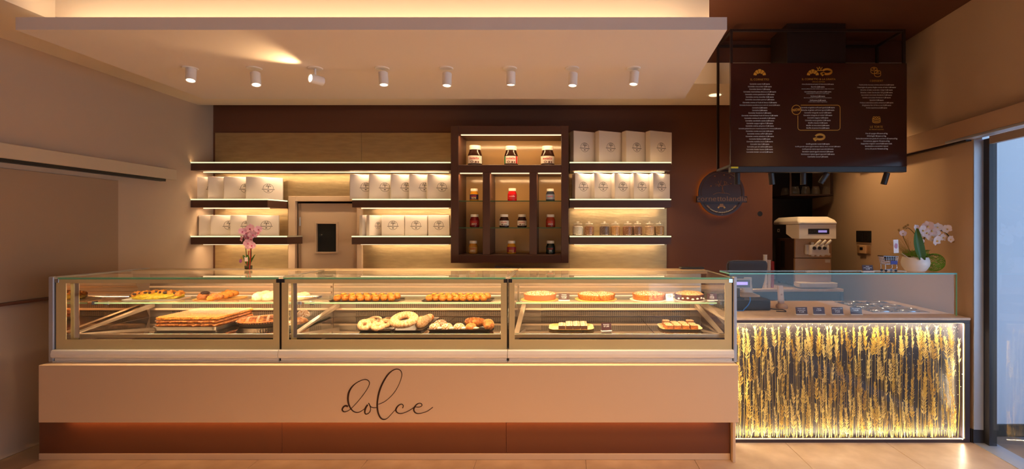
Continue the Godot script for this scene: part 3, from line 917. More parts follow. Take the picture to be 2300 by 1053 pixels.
func loft(levels: Array, k := 5, cap0 := true, cap1 := true) -> ArrayMesh:     # [w, depth, corner radius, y (, x, z)] from the bottom up; null = crease
	var mb := MB.new()
	var rows := []
	var all := []
	for l in levels:
		if l == null:
			if rows.size() > 1: mb.grid(rows)
			rows = [rows[rows.size() - 1]]
			continue
		var r := rring(l[0], l[1], l[2], l[3], k)
		if l.size() > 4:
			for i in r.size(): r[i] += Vector3(l[4], 0, l[5])
		rows.append(r); all.append(r)
	if rows.size() > 1: mb.grid(rows)
	for e in 2:
		if (e == 0 and not cap0) or (e == 1 and not cap1): continue
		var r: PackedVector3Array = all[0] if e == 0 else all[all.size() - 1]
		var c := Vector3()
		for p in r: c += p / r.size()
		for i in r.size():
			var a := r[i]
			var b := r[(i + 1) % r.size()]
			if e == 1: mb.tri(c, a, b)
			else: mb.tri(c, b, a)
	return mb.mesh()

func tray_mesh(w: float, dp: float, h: float, rim := 0.012, r := 0.02) -> ArrayMesh:
	var t := 0.002
	return loft([[w - 2 * rim, dp - 2 * rim, r, 0.0], null, [w - 2 * rim, dp - 2 * rim, r, 0.0], [w, dp, r + rim, h], null, [w - 2 * t, dp - 2 * t, r + rim, h], null, [w - 2 * rim - t, dp - 2 * rim - t, r, t]])

func counter_base() -> void:
	var x0 := X(86, D_CREAM)
	var x1 := X(1658.5, D_CREAM)
	var o := thing("service_counter", "long cream counter front lettered in brown script, carrying the three pastry cases", "counter", Vector3(0, 0, -D_CREAM))
	part("front_body", spanm(Vector3(x0, 0.3046, 0), Vector3(x1, 0.7045, -0.95), 0.003), M.cream, o)
	var zk := -(3.51 - D_CREAM)
	var seams := [X(88, 3.51), X(633.5, 3.51), X(1137, 3.51), X(1640, 3.51)]
	for i in 3: part("kick_panel", spanm(Vector3(seams[i] + 0.001, 0.045, zk), Vector3(seams[i + 1] - 0.001, 0.3046, zk - 0.02), 0.001), M.kick, o)
	part("skirting", spanm(Vector3(seams[0], 0.0, zk + 0.004), Vector3(seams[3], 0.045, zk - 0.02), 0.002), M.cream, o)
	part("body_core", spanm(Vector3(seams[0] + 0.02, 0.0, zk - 0.02), Vector3(seams[3], 0.3046, -0.9), 0.0), M.kick, o)
	part("end_leg", spanm(Vector3(1.2006, 0.0, -0.058), Vector3(1.2212, 0.3046, -0.9), 0.002), M.cream, o)
	strip_light(o, Vector3((x0 + 1.2) / 2, 0.30, zk + 0.035), Vector2(4.6, 0.012), 0.5, Color(1.0, 0.74, 0.45), Vector3(0, -1, -0.35))
	part("led_strip", spanm(Vector3(x0 + 0.1, 0.3006, zk + 0.03), Vector3(1.15, 0.3046, zk + 0.04), 0.0), M.led, o)
	# script word
	var strokes := [
		[[470, 648, 20], [440, 638, 20], [410, 655, 20], [396, 690, 18], [420, 715, 12], [470, 704, 8], [520, 665, 7], [600, 580, 7], [680, 480, 7], [735, 390, 7], [747, 335, 8], [715, 303, 9], [660, 304, 9], [580, 342, 11], [520, 395, 17], [480, 470, 22], [470, 560, 21], [488, 640, 17], [530, 702, 12], [582, 724, 10], [630, 714, 8], [682, 678, 7]],
		[[726, 622, 18], [695, 672, 22], [688, 728, 16], [710, 746, 12], [748, 722, 10], [762, 680, 9], [755, 640, 10], [735, 602, 10]],
		[[740, 612, 8], [765, 650, 8], [800, 662, 8], [845, 660, 7]],
		[[862, 620, 7], [950, 580, 7], [1040, 500, 7], [1110, 400, 7], [1155, 290, 7], [1165, 225, 8], [1143, 178, 8], [1095, 165, 9], [1040, 187, 12], [980, 243, 18], [920, 340, 20], [875, 450, 22], [852, 560, 20], [848, 650, 19], [860, 730, 18], [890, 792, 16], [932, 814, 12], [980, 797, 8], [1040, 735, 7], [1092, 678, 7]],
		[[1175, 668, 12], [1184, 636, 9], [1160, 617, 10], [1120, 636, 16], [1090, 680, 19], [1097, 716, 14], [1135, 738, 10], [1190, 730, 8], [1260, 700, 8], [1322, 658, 7]],
		[[1332, 652, 7], [1390, 655, 8], [1425, 635, 9], [1415, 610, 9], [1385, 606, 10], [1347, 631, 15], [1320, 680, 19], [1332, 720, 14], [1372, 738, 10], [1430, 730, 8], [1500, 705, 8], [1567, 655, 9]]]
	var mb := MB.new()
	for st in strokes:
		var c := []
		for q in st: c.append(Vector3(X(700 + q[0] / 5.75, D_CREAM), Y(800 + q[1] / 5.75, D_CREAM), q[2] / 5.75 * D_CREAM / F * 0.5))
		c = curve(c, 5)
		var rows := []
		for i in c.size():
			var p: Vector3 = c[i]
			var t: Vector3 = c[mini(i + 1, c.size() - 1)] - c[maxi(i - 1, 0)]
			var s := Vector3(-t.y, t.x, 0).normalized() * p.z * 1.05
			var q := Vector3(p.x, p.y, 0)
			rows.append(PackedVector3Array([q + s + Vector3(0, 0, 0.0002), q + s + Vector3(0, 0, 0.0022), q - s + Vector3(0, 0, 0.0022), q - s + Vector3(0, 0, 0.0002)]))
		for i in rows.size() - 1:
			for j in 3: mb.quad(rows[i][j], rows[i][j + 1], rows[i + 1][j + 1], rows[i + 1][j])
	part("lettering", mb.mesh(), M.dark_print, o)

func grille(w: float, h: float, rows: int) -> ArrayMesh:   # a plate of small rectangular holes
	var mb := MB.new()
	var n := int(w / 0.018)
	for i in n + 1:
		var x := -w / 2 + w * i / n
		mb.span(Vector3(x - 0.0025, 0, 0), Vector3(x + 0.0025, h, 0.004))
	for j in rows + 1:
		var y := h * j / rows
		mb.span(Vector3(-w / 2, y - 0.002, 0), Vector3(w / 2, y + 0.002, 0.004))
	return mb.mesh()

func cases() -> void:
	var xs := [X(124, D_CASE), X(630.5, D_CASE), X(1141, D_CASE), X(1646, D_CASE)]
	var labs := ["left glass pastry case holding a stack of puff pastry sheets", "middle glass pastry case holding cream puffs and sugared doughnuts", "right glass pastry case holding four round cakes"]
	var win := [[148.5, 614.0], [648.0, 1125.0], [1156.0, 1628.0]]
	var mold := MB.new()
	for i in 3:
		var x0: float = xs[i]
		var x1: float = xs[i + 1]
		var xc := (x0 + x1) / 2
		var w := x1 - x0
		var o := thing("pastry_case", labs[i], "display case", Vector3(xc, 0.7045, -D_CASE), 0.0, "glass pastry cases on the cream counter")
		var h0 := w / 2 - 0.002
		var yy := func(py: float) -> float: return Y(py, D_CASE) - 0.7045
		# mouldings
		mold = MB.new()
		mold.xf = Transform3D(Basis(Vector3.FORWARD, Vector3.UP, Vector3.RIGHT), Vector3.ZERO)   # profile in -z,y, extruded along x
		var ym: float = yy.call(784.0)
		var ym2: float = yy.call(802.5)
		mold.extrude(PackedVector2Array([Vector2(0.03, ym2), Vector2(-0.022, ym2), Vector2(-0.034, ym2 + 0.01), Vector2(-0.036, ym2 + 0.03), Vector2(-0.03, ym - 0.006), Vector2(-0.022, ym), Vector2(0.03, ym)]), -h0, h0)
		part("upper_moulding", mold.mesh(), M.white, o)
		part("lower_moulding", spanm(Vector3(-h0 + 0.006, 0.008, -0.03), Vector3(h0 - 0.006, ym2 - 0.001, 0.014), 0.003), M.white, o)
		part("foot_strip", spanm(Vector3(-h0, 0.0, -0.03), Vector3(h0, 0.008, 0.022), 0.001), M.white, o)
		# painted glass border
		var wx0 := X(win[i][0], D_CASE) - xc
		var wx1 := X(win[i][1], D_CASE) - xc
		var yb0: float = ym
		var yb1: float = yy.call(762.5)
		var yt0: float = yy.call(636.0)
		var yt1: float = yy.call(627.5)
		mold = MB.new()
		mold.span(Vector3(-h0 + 0.006, yb0, -0.004), Vector3(wx0, yt1, 0.002)); mold.span(Vector3(wx1, yb0, -0.004), Vector3(h0 - 0.006, yt1, 0.002))
		mold.span(Vector3(wx0, yb0, -0.004), Vector3(wx1, yb1, 0.002)); mold.span(Vector3(wx0, yt0, -0.004), Vector3(wx1, yt1, 0.002))
		part("painted_border", mold.mesh(), M.border, o)
		mold = MB.new(); mold.quad(Vector3(wx0, yb1, -0.002), Vector3(wx1, yb1, -0.002), Vector3(wx1, yt0, -0.002), Vector3(wx0, yt0, -0.002))
		part("front_glass", mold.mesh(), M.glass, o)
		# top glass
		var top := 1.306 - 0.7045
		mold = MB.new(); mold.quad(Vector3(-h0, top, 0), Vector3(h0, top, 0), Vector3(h0, top, -0.61), Vector3(-h0, top, -0.61))
		var tg := part("top_glass", mold.mesh(), M.glass, o)
		part("glass_edge", spanm(Vector3(-h0 + 0.015, yt1 + 0.001, -0.006), Vector3(h0 - 0.015, top, 0.001), 0.001), M.edge, tg)
		part("rear_ledge", spanm(Vector3(-h0, top - 0.03, -0.61), Vector3(h0, top + 0.002, -0.80), 0.003), mt(rgb(188, 162, 128), 0.4), o)
		# joints and brackets
		for s in [-1.0, 1.0]:
			part("joint_strip", spanm(Vector3(s * h0, 0.0, -0.02), Vector3(s * (h0 - 0.006), yt1, 0.0), 0.0), M.black, o)
			var bk: Material = M.chrome if (i == 2 and s > 0) or (i == 0 and s < 0) else M.charcoal
			part("corner_bracket", spanm(Vector3(s * h0, yy.call(634.5), -0.01), Vector3(s * (h0 - 0.028), yy.call(626.0), 0.006), 0.001), bk, o)
			part("glass_clamp", spanm(Vector3(s * h0, top, -0.61), Vector3(s * (h0 - 0.016), top + 0.004, 0.0), 0.001), M.steel, o)
		# inside
		var yd := 0.8855 - 0.7045
		var n := 3
		for k in n:
			part("deck_panel", spanm(Vector3(-h0 + 0.02 + (w - 0.044) * k / n + 0.0015, yd - 0.012, -0.075), Vector3(-h0 + 0.02 + (w - 0.044) * (k + 1) / n - 0.0015, yd, -0.8), 0.001), M.mirror_steel, o)
		part("deck_rail", spanm(Vector3(-h0 + 0.02, yd - 0.026, -0.07), Vector3(h0 - 0.02, yd + 0.003, -0.078), 0.001), M.back_steel, o)
		part("gutter", spanm(Vector3(-h0 + 0.004, 0.06, -0.01), Vector3(h0 - 0.004, 0.1, -0.8), 0.0), M.mirror_steel, o)
		part("back_panel", spanm(Vector3(-h0, 0.0, -0.8), Vector3(h0, top - 0.03, -0.812), 0.0), M.back_steel, o)
		for q in [[681.0, 691.5], [698.0, 709.0]]:
			var ya := Y(q[1], 4.29) - 0.7045
			var yc := Y(q[0], 4.29) - 0.7045
			part("vent_plate", spanm(Vector3(-h0 + 0.2, ya, -0.795), Vector3(h0 - 0.1, yc, -0.8), 0.0), mt(rgb(96, 84, 72), 0.5), o)
			stuff(part("vent_grille", grille(w - 0.3, yc - ya, 3), M.back_steel, o, Vector3(0.05, ya, -0.796)))
		for q in [644.0, 657.0, 694.5, 677.0]:
			var ya := Y(q, 4.28) - 0.7045
			part("back_rail", spanm(Vector3(-h0 + 0.01, ya - 0.008, -0.78), Vector3(h0 - 0.01, ya + 0.008, -0.795), 0.002), M.cream, o)
		var ys := 1.0895 - 0.7045
		mold = MB.new(); mold.quad(Vector3(-h0 + 0.03, ys, -0.26), Vector3(h0 - 0.03, ys, -0.26), Vector3(h0 - 0.03, ys, -0.7), Vector3(-h0 + 0.03, ys, -0.7))
		var gs := part("glass_shelf", mold.mesh(), M.glass_green, o)
		part("shelf_edge", spanm(Vector3(-h0 + 0.03, ys - 0.011, -0.262), Vector3(h0 - 0.03, ys, -0.258), 0.001), mt(rgb(150, 186, 150), 0.2), gs)
		for s in [-1.0, 1.0]:
			# slanted rail along the end, shelf bracket, end glass
			var a := Vector3(s * (h0 - 0.05), yd + 0.005, -0.09)
			var b := Vector3(s * (h0 - 0.05), 0.30, -0.77)
			mold = MB.new()
			mold.quad(a + Vector3(-0.018, 0, 0), a + Vector3(0.018, 0, 0), b + Vector3(0.018, 0, 0), b + Vector3(-0.018, 0, 0))
			mold.quad(a + Vector3(-s * 0.018, 0, 0), a + Vector3(-s * 0.018, -0.008, 0), b + Vector3(-s * 0.018, -0.03, 0), b + Vector3(-s * 0.018, 0, 0))
			if i > 0 or s < 0: part("end_rail", mold.mesh(), M.back_steel, o)
			part("shelf_bracket", spanm(Vector3(s * (h0 - 0.03), ys - 0.03, -0.33), Vector3(s * (h0 - 0.07), ys - 0.001, -0.345), 0.002), M.chrome, o)
			part("shelf_bracket", spanm(Vector3(s * (h0 - 0.03), ys - 0.03, -0.66), Vector3(s * (h0 - 0.07), ys - 0.001, -0.675), 0.002), M.chrome, o)
			part("strut", tubem([Vector3(s * 0.5 - 0.12, top - 0.03, -0.12), Vector3(s * 0.5 + 0.12, top - 0.09, -0.76)], 0.007, 6), M.steel, o)
			mold = MB.new(); mold.quad(Vector3(s * (h0 - 0.004), yd, -0.03), Vector3(s * (h0 - 0.004), yd, -0.79), Vector3(s * (h0 - 0.004), top - 0.01, -0.61), Vector3(s * (h0 - 0.004), top - 0.01, -0.03))
			part("end_glass", mold.mesh(), mt(rgb(156, 132, 108), 0.04, 1.0) if i == 0 and s < 0 else M.glass, o)
		if i < 2: part("inner_post", spanm(Vector3(wx0 + 0.002, yb1 - 0.05, -0.03), Vector3(wx0 + (0.062 if i == 0 else 0.044), yt0 + 0.01, -0.034), 0.0), M.chrome, o)
		# corner profile at the free ends
		if i == 0: part("end_post", spanm(Vector3(X(112, D_CASE) - xc, 0.0, -0.03), Vector3(x0 - xc - 0.001, top + 0.006, 0.012), 0.004), M.alu, o)
		if i == 2: part("end_post", spanm(Vector3(x1 - xc + 0.001, 0.0, -0.03), Vector3(X(1654, D_CASE) - xc, top + 0.006, 0.012), 0.004), M.alu, o)
		if i == 0: part("end_frame", spanm(Vector3(-h0 - 0.03, top - 0.01, -0.03), Vector3(-h0, top + 0.005, -0.8), 0.001), M.alu, o)
		# lights; the shelf strip is unseen, placed to light the deck
		part("led_strip", spanm(Vector3(-h0 + 0.06, top - 0.032, -0.03), Vector3(h0 - 0.06, top - 0.026, -0.04), 0.0), M.led, o)
		strip_light(o, Vector3(0, top - 0.034, -0.035), Vector2(w - 0.12, 0.01), 1.05, WARM2, Vector3(0, -1, -0.7))
		part("unseen_shelf_led", spanm(Vector3(-h0 + 0.06, ys - 0.012, -0.7), Vector3(h0 - 0.06, ys - 0.004, -0.71), 0.0), M.led, o)
		strip_light(o, Vector3(0, ys - 0.014, -0.69), Vector2(w - 0.12, 0.01), 0.7, WARM2, Vector3(0, -1, 0.35))

# ---------------------------------------------------------------- pastries
const HS := 1.0897
const HD := 0.8858

func torus_blob(R: float, r: float, sd: int, squash := 0.85, amp := 0.08) -> ArrayMesh:
	var nz := FastNoiseLite.new()
	nz.seed = sd; nz.frequency = 12.0
	var rows := []
	for i in 29:
		var a := TAU * i / 28.0
		var row := PackedVector3Array()
		for j in 12:
			var b := TAU * j / 12.0
			var c := Vector3(cos(a), 0, sin(a))
			var p := c * (R + r * cos(b)) + Vector3(0, r * squash * sin(b), 0)
			if i < 28: p += (p - c * R) * amp * nz.get_noise_3dv(p)
			else: p = rows[0][j] - Vector3(0, r * squash, 0)
			row.append(p + Vector3(0, r * squash, 0))
		rows.append(row)
	var m := MB.new(); m.grid(rows); return m.mesh()

func croissant(l: float, r: float, sd: int) -> ArrayMesh:    # curled roll with ridges
	var rows := []
	var n := 40
	for i in n + 1:
		var t := -1.0 + 2.0 * i / n
		var a := t * 1.1
		var c := Vector3(sin(a) * l * 0.55, 0, (1.0 - cos(a)) * l * 0.45)
		var rad := r * pow(maxf(1.0 - t * t * 0.86, 0.02), 0.6)
		rad *= 1.0 - 0.16 * absf(fposmod((t + 1.0) * 3.5, 1.0) - 0.15)
		if i == 0 or i == n: rad = 0.001
		var row := PackedVector3Array()
		var dirv := Vector3(cos(a), 0, sin(a)).normalized()
		var side := Vector3(-dirv.z, 0, dirv.x)
		for j in 14:
			var b := TAU * j / 14.0
			row.append(c + side * cos(b) * rad + Vector3(0, r * 0.85 + maxf(sin(b) * rad, -r * 0.85), 0))
		rows.append(row)
	var m := MB.new(); m.grid(rows); return m.mesh()

func tart_mesh(r: float, h: float, flute: int, dome: float, gap := 0.0, top := false) -> ArrayMesh:   # round cake; gap: angle of the missing slice at the back
	var mb := MB.new()
	var prof := [Vector2(0, 0.0), Vector2(r * 0.93, 0.0), Vector2(r * 0.95, 0.002), Vector2(r, h * 0.92), Vector2(r * 0.985, h), Vector2(r * 0.96, h * 1.0), Vector2(r * 0.93, h * 0.93)]
	if top: prof = [Vector2(r * 0.95, h * 0.94), Vector2(r * 0.8, h + dome * 0.45), Vector2(r * 0.5, h + dome * 0.8), Vector2(r * 0.2, h + dome), Vector2(0.0005, h + dome)]
	var nz := FastNoiseLite.new()
	nz.seed = int(r * 10000); nz.frequency = 25.0
	var rows := []
	var nseg := flute * 4 if flute > 0 else 60
	for p in prof:
		var row := PackedVector3Array()
		for j in nseg + 1:
			var a := PI / 2 + gap / 2 + (TAU - gap) * j / nseg      # the gap faces the back
			var k := 1.0
			if not top and flute > 0 and p.x > r * 0.9 and p.y > 0.001: k = 1.0 + 0.018 * cos(a * flute)
			var q := Vector3(p.x * k * cos(a), p.y, -p.x * k * sin(a))
			if top: q.y += nz.get_noise_2d(q.x * 3.0, q.z * 3.0) * 0.006 * (1.0 if p.x < r * 0.9 else 0.0)
			row.append(q)
		rows.append(row)
	mb.grid(rows, false)
	if gap > 0.0 and not top:
		for s in [0, nseg]:
			for i in prof.size() - 1: mb.quad(rows[i][s], rows[i + 1][s], Vector3(0, rows[i + 1][s].y, 0), Vector3(0, rows[i][s].y, 0))
	return mb.mesh()

func card(label: String, at: Vector3, turn: float, lines: Array, col: Color, ink: Material, w := 0.075, h := 0.05) -> void:
	var o := thing("price_card", label, "price tag", at, turn, "price cards")
	part("base", cbox(Vector3(w * 1.05, 0.006, 0.028), 0.001), M.white, o, Vector3(0, 0.003, 0))
	var c := part("sign", cbox(Vector3(w, h, 0.0025), 0.0005), mt(col, 0.4), o, Vector3(0, h / 2 + 0.004, -0.002), Vector3(-0.2, 0, 0))
	for i in lines.size():
		var hh := h * (0.13 if i < lines.size() - 1 else 0.18)
		var t := textm(lines[i], hh, true)
		var s: float = minf(1.0, w * 0.88 / maxf(t.get_aabb().size.x, 0.001))
		part("lettering", t, ink, c, Vector3(0, h * (0.28 - 0.23 * i), 0.0016), Vector3.ZERO, Vector3(s, 1, 1))

func pastries() -> void:
	var crust := speckled([[0.0, rgb(92, 42, 12)], [0.42, rgb(160, 86, 26)], [0.7, rgb(196, 122, 46)], [1.0, rgb(224, 168, 92)]], 0.025, 41, 6.0, 0.55, 3.0)
	var gold_crust := speckled([[0.0, rgb(140, 72, 14)], [0.4, rgb(196, 120, 30)], [0.7, rgb(216, 144, 46)], [1.0, rgb(236, 184, 96)]], 0.03, 43, 7.0, 0.55, 6.0)
	var dark_crust := speckled([[0.0, rgb(110, 56, 22)], [0.5, rgb(160, 92, 36)], [1.0, rgb(196, 132, 60)]], 0.03, 45, 8.0, 0.6, 4.0)
	var sugar := speckled([[0.0, rgb(150, 92, 44)], [0.4, rgb(196, 146, 94)], [0.65, rgb(218, 182, 138)], [1.0, rgb(236, 216, 188)]], 0.025, 47, 8.0, 0.8, 3.0)
	var dusted := speckled([[0.0, rgb(130, 70, 28)], [0.5, rgb(176, 112, 58)], [0.62, rgb(230, 212, 186)], [1.0, rgb(246, 236, 222)]], 0.035, 49, 7.0, 0.85, 4.0)
	var pale := speckled([[0.0, rgb(236, 206, 130)], [0.6, rgb(248, 236, 196)], [1.0, rgb(252, 246, 226)]], 0.02, 51, 6.0, 0.7, 2.0)
	var yellow := speckled([[0.0, rgb(150, 110, 14)], [0.5, rgb(186, 160, 30)], [1.0, rgb(206, 186, 70)]], 0.03, 53, 6.0, 0.5, 4.0)
	var puff := speckled([[0.0, rgb(110, 52, 10)], [0.45, rgb(168, 92, 20)], [0.75, rgb(200, 126, 34)], [1.0, rgb(184, 146, 44)]], 0.03, 55, 9.0, 0.45, 3.0)
	var choc := mt(rgb(54, 26, 18), 0.35)
	var foil := mt(rgb(200, 190, 176), 0.25, 0.9)
	var goldpaper := speckled([[0.0, rgb(206, 156, 70)], [1.0, rgb(246, 216, 140)]], 0.02, 57, 5.0, 0.35)
	var darktray := mt(rgb(70, 60, 54), 0.3, 0.7)
	var g := ""
	# --- left case, glass shelf
	var o := thing("serving_plate", "pale rectangular plate under the braided loaf in the left case", "plate", Vector3(X(352, 3.94), HS, -3.95), 0.16)
	part("plate", tray_mesh(0.42, 0.2, 0.008, 0.012, 0.02), M.white, o)
	o = thing("braided_loaf", "yellow braided loaf dotted with raisins on the left case's glass shelf", "pastry", Vector3(X(358, 3.94), HS + 0.003, -3.93), 0.16)
	part("loaf_body", blob(Vector3(0.185, 0.035, 0.075), 3, 0.25, 3.0, 0.6, 40, 14), yellow, o)
	for i in 12:
		var u := -0.15 + 0.3 * (i / 2) / 5.0
		part("crust_lump", blob(Vector3(0.028, 0.024, 0.024), 60 + i, 0.5, 2.5), gold_crust, o, Vector3(u, 0.034 - absf(u) * 0.07, -0.022 + 0.04 * (i % 2)), Vector3(0, i * 0.9, 0))
	for i in 14:
		var u := -0.14 + 0.28 * i / 13.0
		part("raisin", blob(Vector3(0.015, 0.01, 0.009), 80 + i, 0.3, 2.0, 0.9, 8, 6), choc, o, Vector3(u, 0.05 - absf(u) * 0.08, 0.05 - 0.07 * ((i * 7) % 5) / 4.0), Vector3(0, i, 0))
	g = "cream horns on the left case's tray"
	o = thing("pastry_tray", "clear tray under the cream horns on the left case's glass shelf", "tray", Vector3(X(492, 3.95), HS, -3.97), 0.28)
	part("tray", tray_mesh(0.36, 0.16, 0.006, 0.01, 0.02), goldpaper, o)
	var horn := lathem([Vector2(0, 0), Vector2(0.012, 0.0), Vector2(0.019, 0.012), Vector2(0.02, 0.02), Vector2(0.022, 0.03), Vector2(0.0225, 0.04), Vector2(0.0255, 0.05), Vector2(0.026, 0.06), Vector2(0.028, 0.07), Vector2(0.028, 0.078), Vector2(0.02, 0.088), Vector2(0, 0.09)], 20)
	var hs := [[491, 3.86, 1.0, "frontmost golden cream horn"], [503, 3.92, 0.9, "second golden cream horn from the front"], [512, 3.98, 0.95, "third golden cream horn from the front"], [525, 4.04, 1.1, "rearmost golden cream horn"]]
	for i in 4:
		var q: Array = hs[i]
		o = thing("cream_horn", q[3] + " on the tray in the left case", "pastry", Vector3(X(q[0], q[1]), HS + 0.003, -q[1]), 0.0, g)
		part("shell", horn, crust if i == 0 else gold_crust, o, Vector3(0.04, 0.027 * q[2], 0), Vector3(0, 0.35, PI / 2 - 0.05), Vector3.ONE * q[2])
	o = thing("chocolate_pastry", "round brown pastry topped with chocolate at the left end of the cream horn tray", "pastry", Vector3(X(457, 3.9), HS + 0.003, -3.9))
	part("bun", blob(Vector3(0.044, 0.036, 0.042), 9, 0.15, 2.0), dark_crust, o)
	part("icing", blob(Vector3(0.034, 0.014, 0.03), 10, 0.4, 4.0), choc, o, Vector3(0.014, 0.042, 0))
	o = thing("pastry_ball", "small golden pastry ball in front of the chocolate topped one", "pastry", Vector3(X(473, 3.82), HS + 0.003, -3.82))
	part("bun", blob(Vector3(0.027, 0.027, 0.027), 11, 0.1, 2.0), gold_crust, o)
	o = thing("pastry_tray", "gold paper tray under the white sugared buns in the left case", "tray", Vector3(-2.265, HS, -3.95))
	part("tray", tray_mesh(0.44, 0.2, 0.006, 0.01, 0.02), goldpaper, o)
	var wb := [[582, 3.87, 0.05, "first white sugared bun at the left front"], [596, 3.97, 0.05, "white sugared bun behind the first one"], [603, 3.86, 0.046, "white sugared bun next to the case's right frame"], [616, 3.96, 0.05, "white sugared bun half hidden by the frame"], [672, 3.88, 0.044, "white sugared bun seen through the middle case's glass, left one"], [683, 3.94, 0.046, "white sugared bun seen through the middle case's glass, right one"]]
	for q in wb:
		o = thing("sugared_bun", q[3] + " on the gold paper tray", "bun", Vector3(X(q[0], q[1]), HS + 0.003, -q[1]), 0.0, "white sugared buns")
		part("bun", blob(Vector3(q[2], q[2] * 0.8, q[2]), int(q[0]), 0.15, 2.0, 0.55), pale, o)
	# --- left case, deck: pastry sheets
	o = thing("baking_tray", "flat metal tray under the stacked pastry sheets", "tray", Vector3(-2.859, HD, -3.925))
	part("tray", tray_mesh(0.5, 0.48, 0.03, 0.014, 0.03), M.steel, o)
	var names := ["lowest puff pastry sheet of the stack in the left case", "second puff pastry sheet from the bottom of the stack", "third puff pastry sheet from the bottom of the stack", "topmost golden puff pastry sheet of the stack in the left case"]
	for k in 4:
		var nz := FastNoiseLite.new()
		nz.seed = 90 + k; nz.frequency = 9.0
		var rows := []
		for lv in [[0.0, 0.0], [0.985, 0.0], [1.0, 0.004], [1.004, 0.011], [0.985, 0.014], [0.996, 0.018], [0.97, 0.0205], [0.85, 0.02], [0.6, 0.02], [0.3, 0.02], [0.0, 0.02]]:
			var row := PackedVector3Array()
			for p in rring(0.468, 0.452, 0.025, 0.0, 4):
				row.append(p)
			var fine := PackedVector3Array()
			for i in row.size():
				var a := row[i]
				var b := row[(i + 1) % row.size()]
				var n := maxi(1, int(a.distance_to(b) / 0.02))
				for s in n: fine.append(a.lerp(b, float(s) / n))
			for i in fine.size():
				var p: Vector3 = fine[i] * lv[0]
				if lv[0] > 0.9: p *= 1.0 + 0.035 * nz.get_noise_2d(p.x * 2.2 + lv[1] * 120.0, p.z * 2.2) + 0.02 * nz.get_noise_2d(p.x * 9, p.z * 9 + lv[1] * 300.0)
				p.y = lv[1] + (0.003 * nz.get_noise_2d(p.x * 2 + 7, p.z * 2) if lv[0] > 0.0 else 0.0)
				fine[i] = p
			rows.append(fine)
		var mb := MB.new(); mb.grid(rows)
		o = thing("pastry_sheet", names[k], "pastry", Vector3(-2.859 + 0.004 * (k % 2), HD + 0.006 + 0.0245 * k, -3.925), 0.01 * (k - 1.5), "puff pastry sheets of the stack")
		part("layer", mb.mesh(), gold_crust if k == 3 else crust, o)
	# lattice tart in a foil pan
	o = thing("lattice_tart", "lattice topped tart in a fluted foil pan beside the pastry sheets", "tart", Vector3(-2.42, HD, -3.95))
	var rows2 := []
	for lv in [[0.0, 0.0], [0.152, 0.0], [0.158, 0.004], [0.178, 0.038], [0.186, 0.041], [0.188, 0.04], [0.178, 0.036]]:
		var row := PackedVector3Array()
		for j in 180:
			var a := -TAU * j / 180.0
			var r: float = lv[0]
			if r > 0.155 and r < 0.187: r += 0.0022 * cos(a * 60)
			row.append(Vector3(r * cos(a), lv[1], r * sin(a)))
		rows2.append(row)
	var mbp := MB.new(); mbp.grid(rows2); part("foil_pan", mbp.mesh(), foil, o)
	part("filling", lathem([Vector2(0.175, 0.03), Vector2(0.12, 0.038), Vector2(0, 0.04)], 40), mt(rgb(206, 110, 34), 0.4), o)
	part("crust_rim", torus_blob(0.166, 0.012, 5, 0.8), crust, o, Vector3(0, 0.03, 0))
	for k in 4:
		for ax in 2:
			var u := -0.105 + 0.07 * k
			var l := sqrt(0.16 * 0.16 - u * u)
			var pts := [Vector3(-l, 0.042, u), Vector3(0, 0.047 + 0.004 * ax, u), Vector3(l, 0.042, u)]
			part("lattice_strip", tubem(curve(pts, 4), 0.011, 8, 0.6), crust, o, Vector3.ZERO, Vector3(0, 0.5 + ax * PI / 2, 0))
	# buns seen through the partition
	o = thing("bun_tray", "small grey tray of glossy buns at the left end of the middle case's view", "tray", Vector3(-2.125, HD, -3.95))
	part("tray", tray_mesh(0.17, 0.36, 0.025, 0.02, 0.03), darktray, o)
	var gb := [[-2.135, 3.83, 0.04, "sugared bun at the front of the small grey tray"], [-2.115, 3.92, 0.05, "long glossy brown bun in the middle of the small grey tray"], [-2.15, 4.05, 0.05, "sugar dusted bun at the back of the small grey tray"]]
	for i in 3:
		var q: Array = gb[i]
		o = thing("brioche_bun", q[3], "bun", Vector3(q[0], HD + 0.004 + (0.035 if i == 2 else 0.0), -q[1]), 0.4, "buns on the small grey tray")
		part("bun", blob(Vector3(q[2] * (1.35 if i == 1 else 1.0), q[2] * 0.8, q[2] * 0.9), 200 + i, 0.1, 1.5, 0.5), crust if i == 1 else dusted, o)
	# --- middle case, glass shelf: cream puffs
	var pm: Array = []
	for k in 4: pm.append(blob(Vector3(0.0285, 0.027, 0.028), 300 + k, 0.12, 2.0, 0.7, 16, 10))
	var pist := speckled([[0.0, rgb(110, 110, 30)], [0.5, rgb(170, 130, 30)], [1.0, rgb(200, 180, 70)]], 0.06, 58, 14.0, 0.6, 0.0, 128)
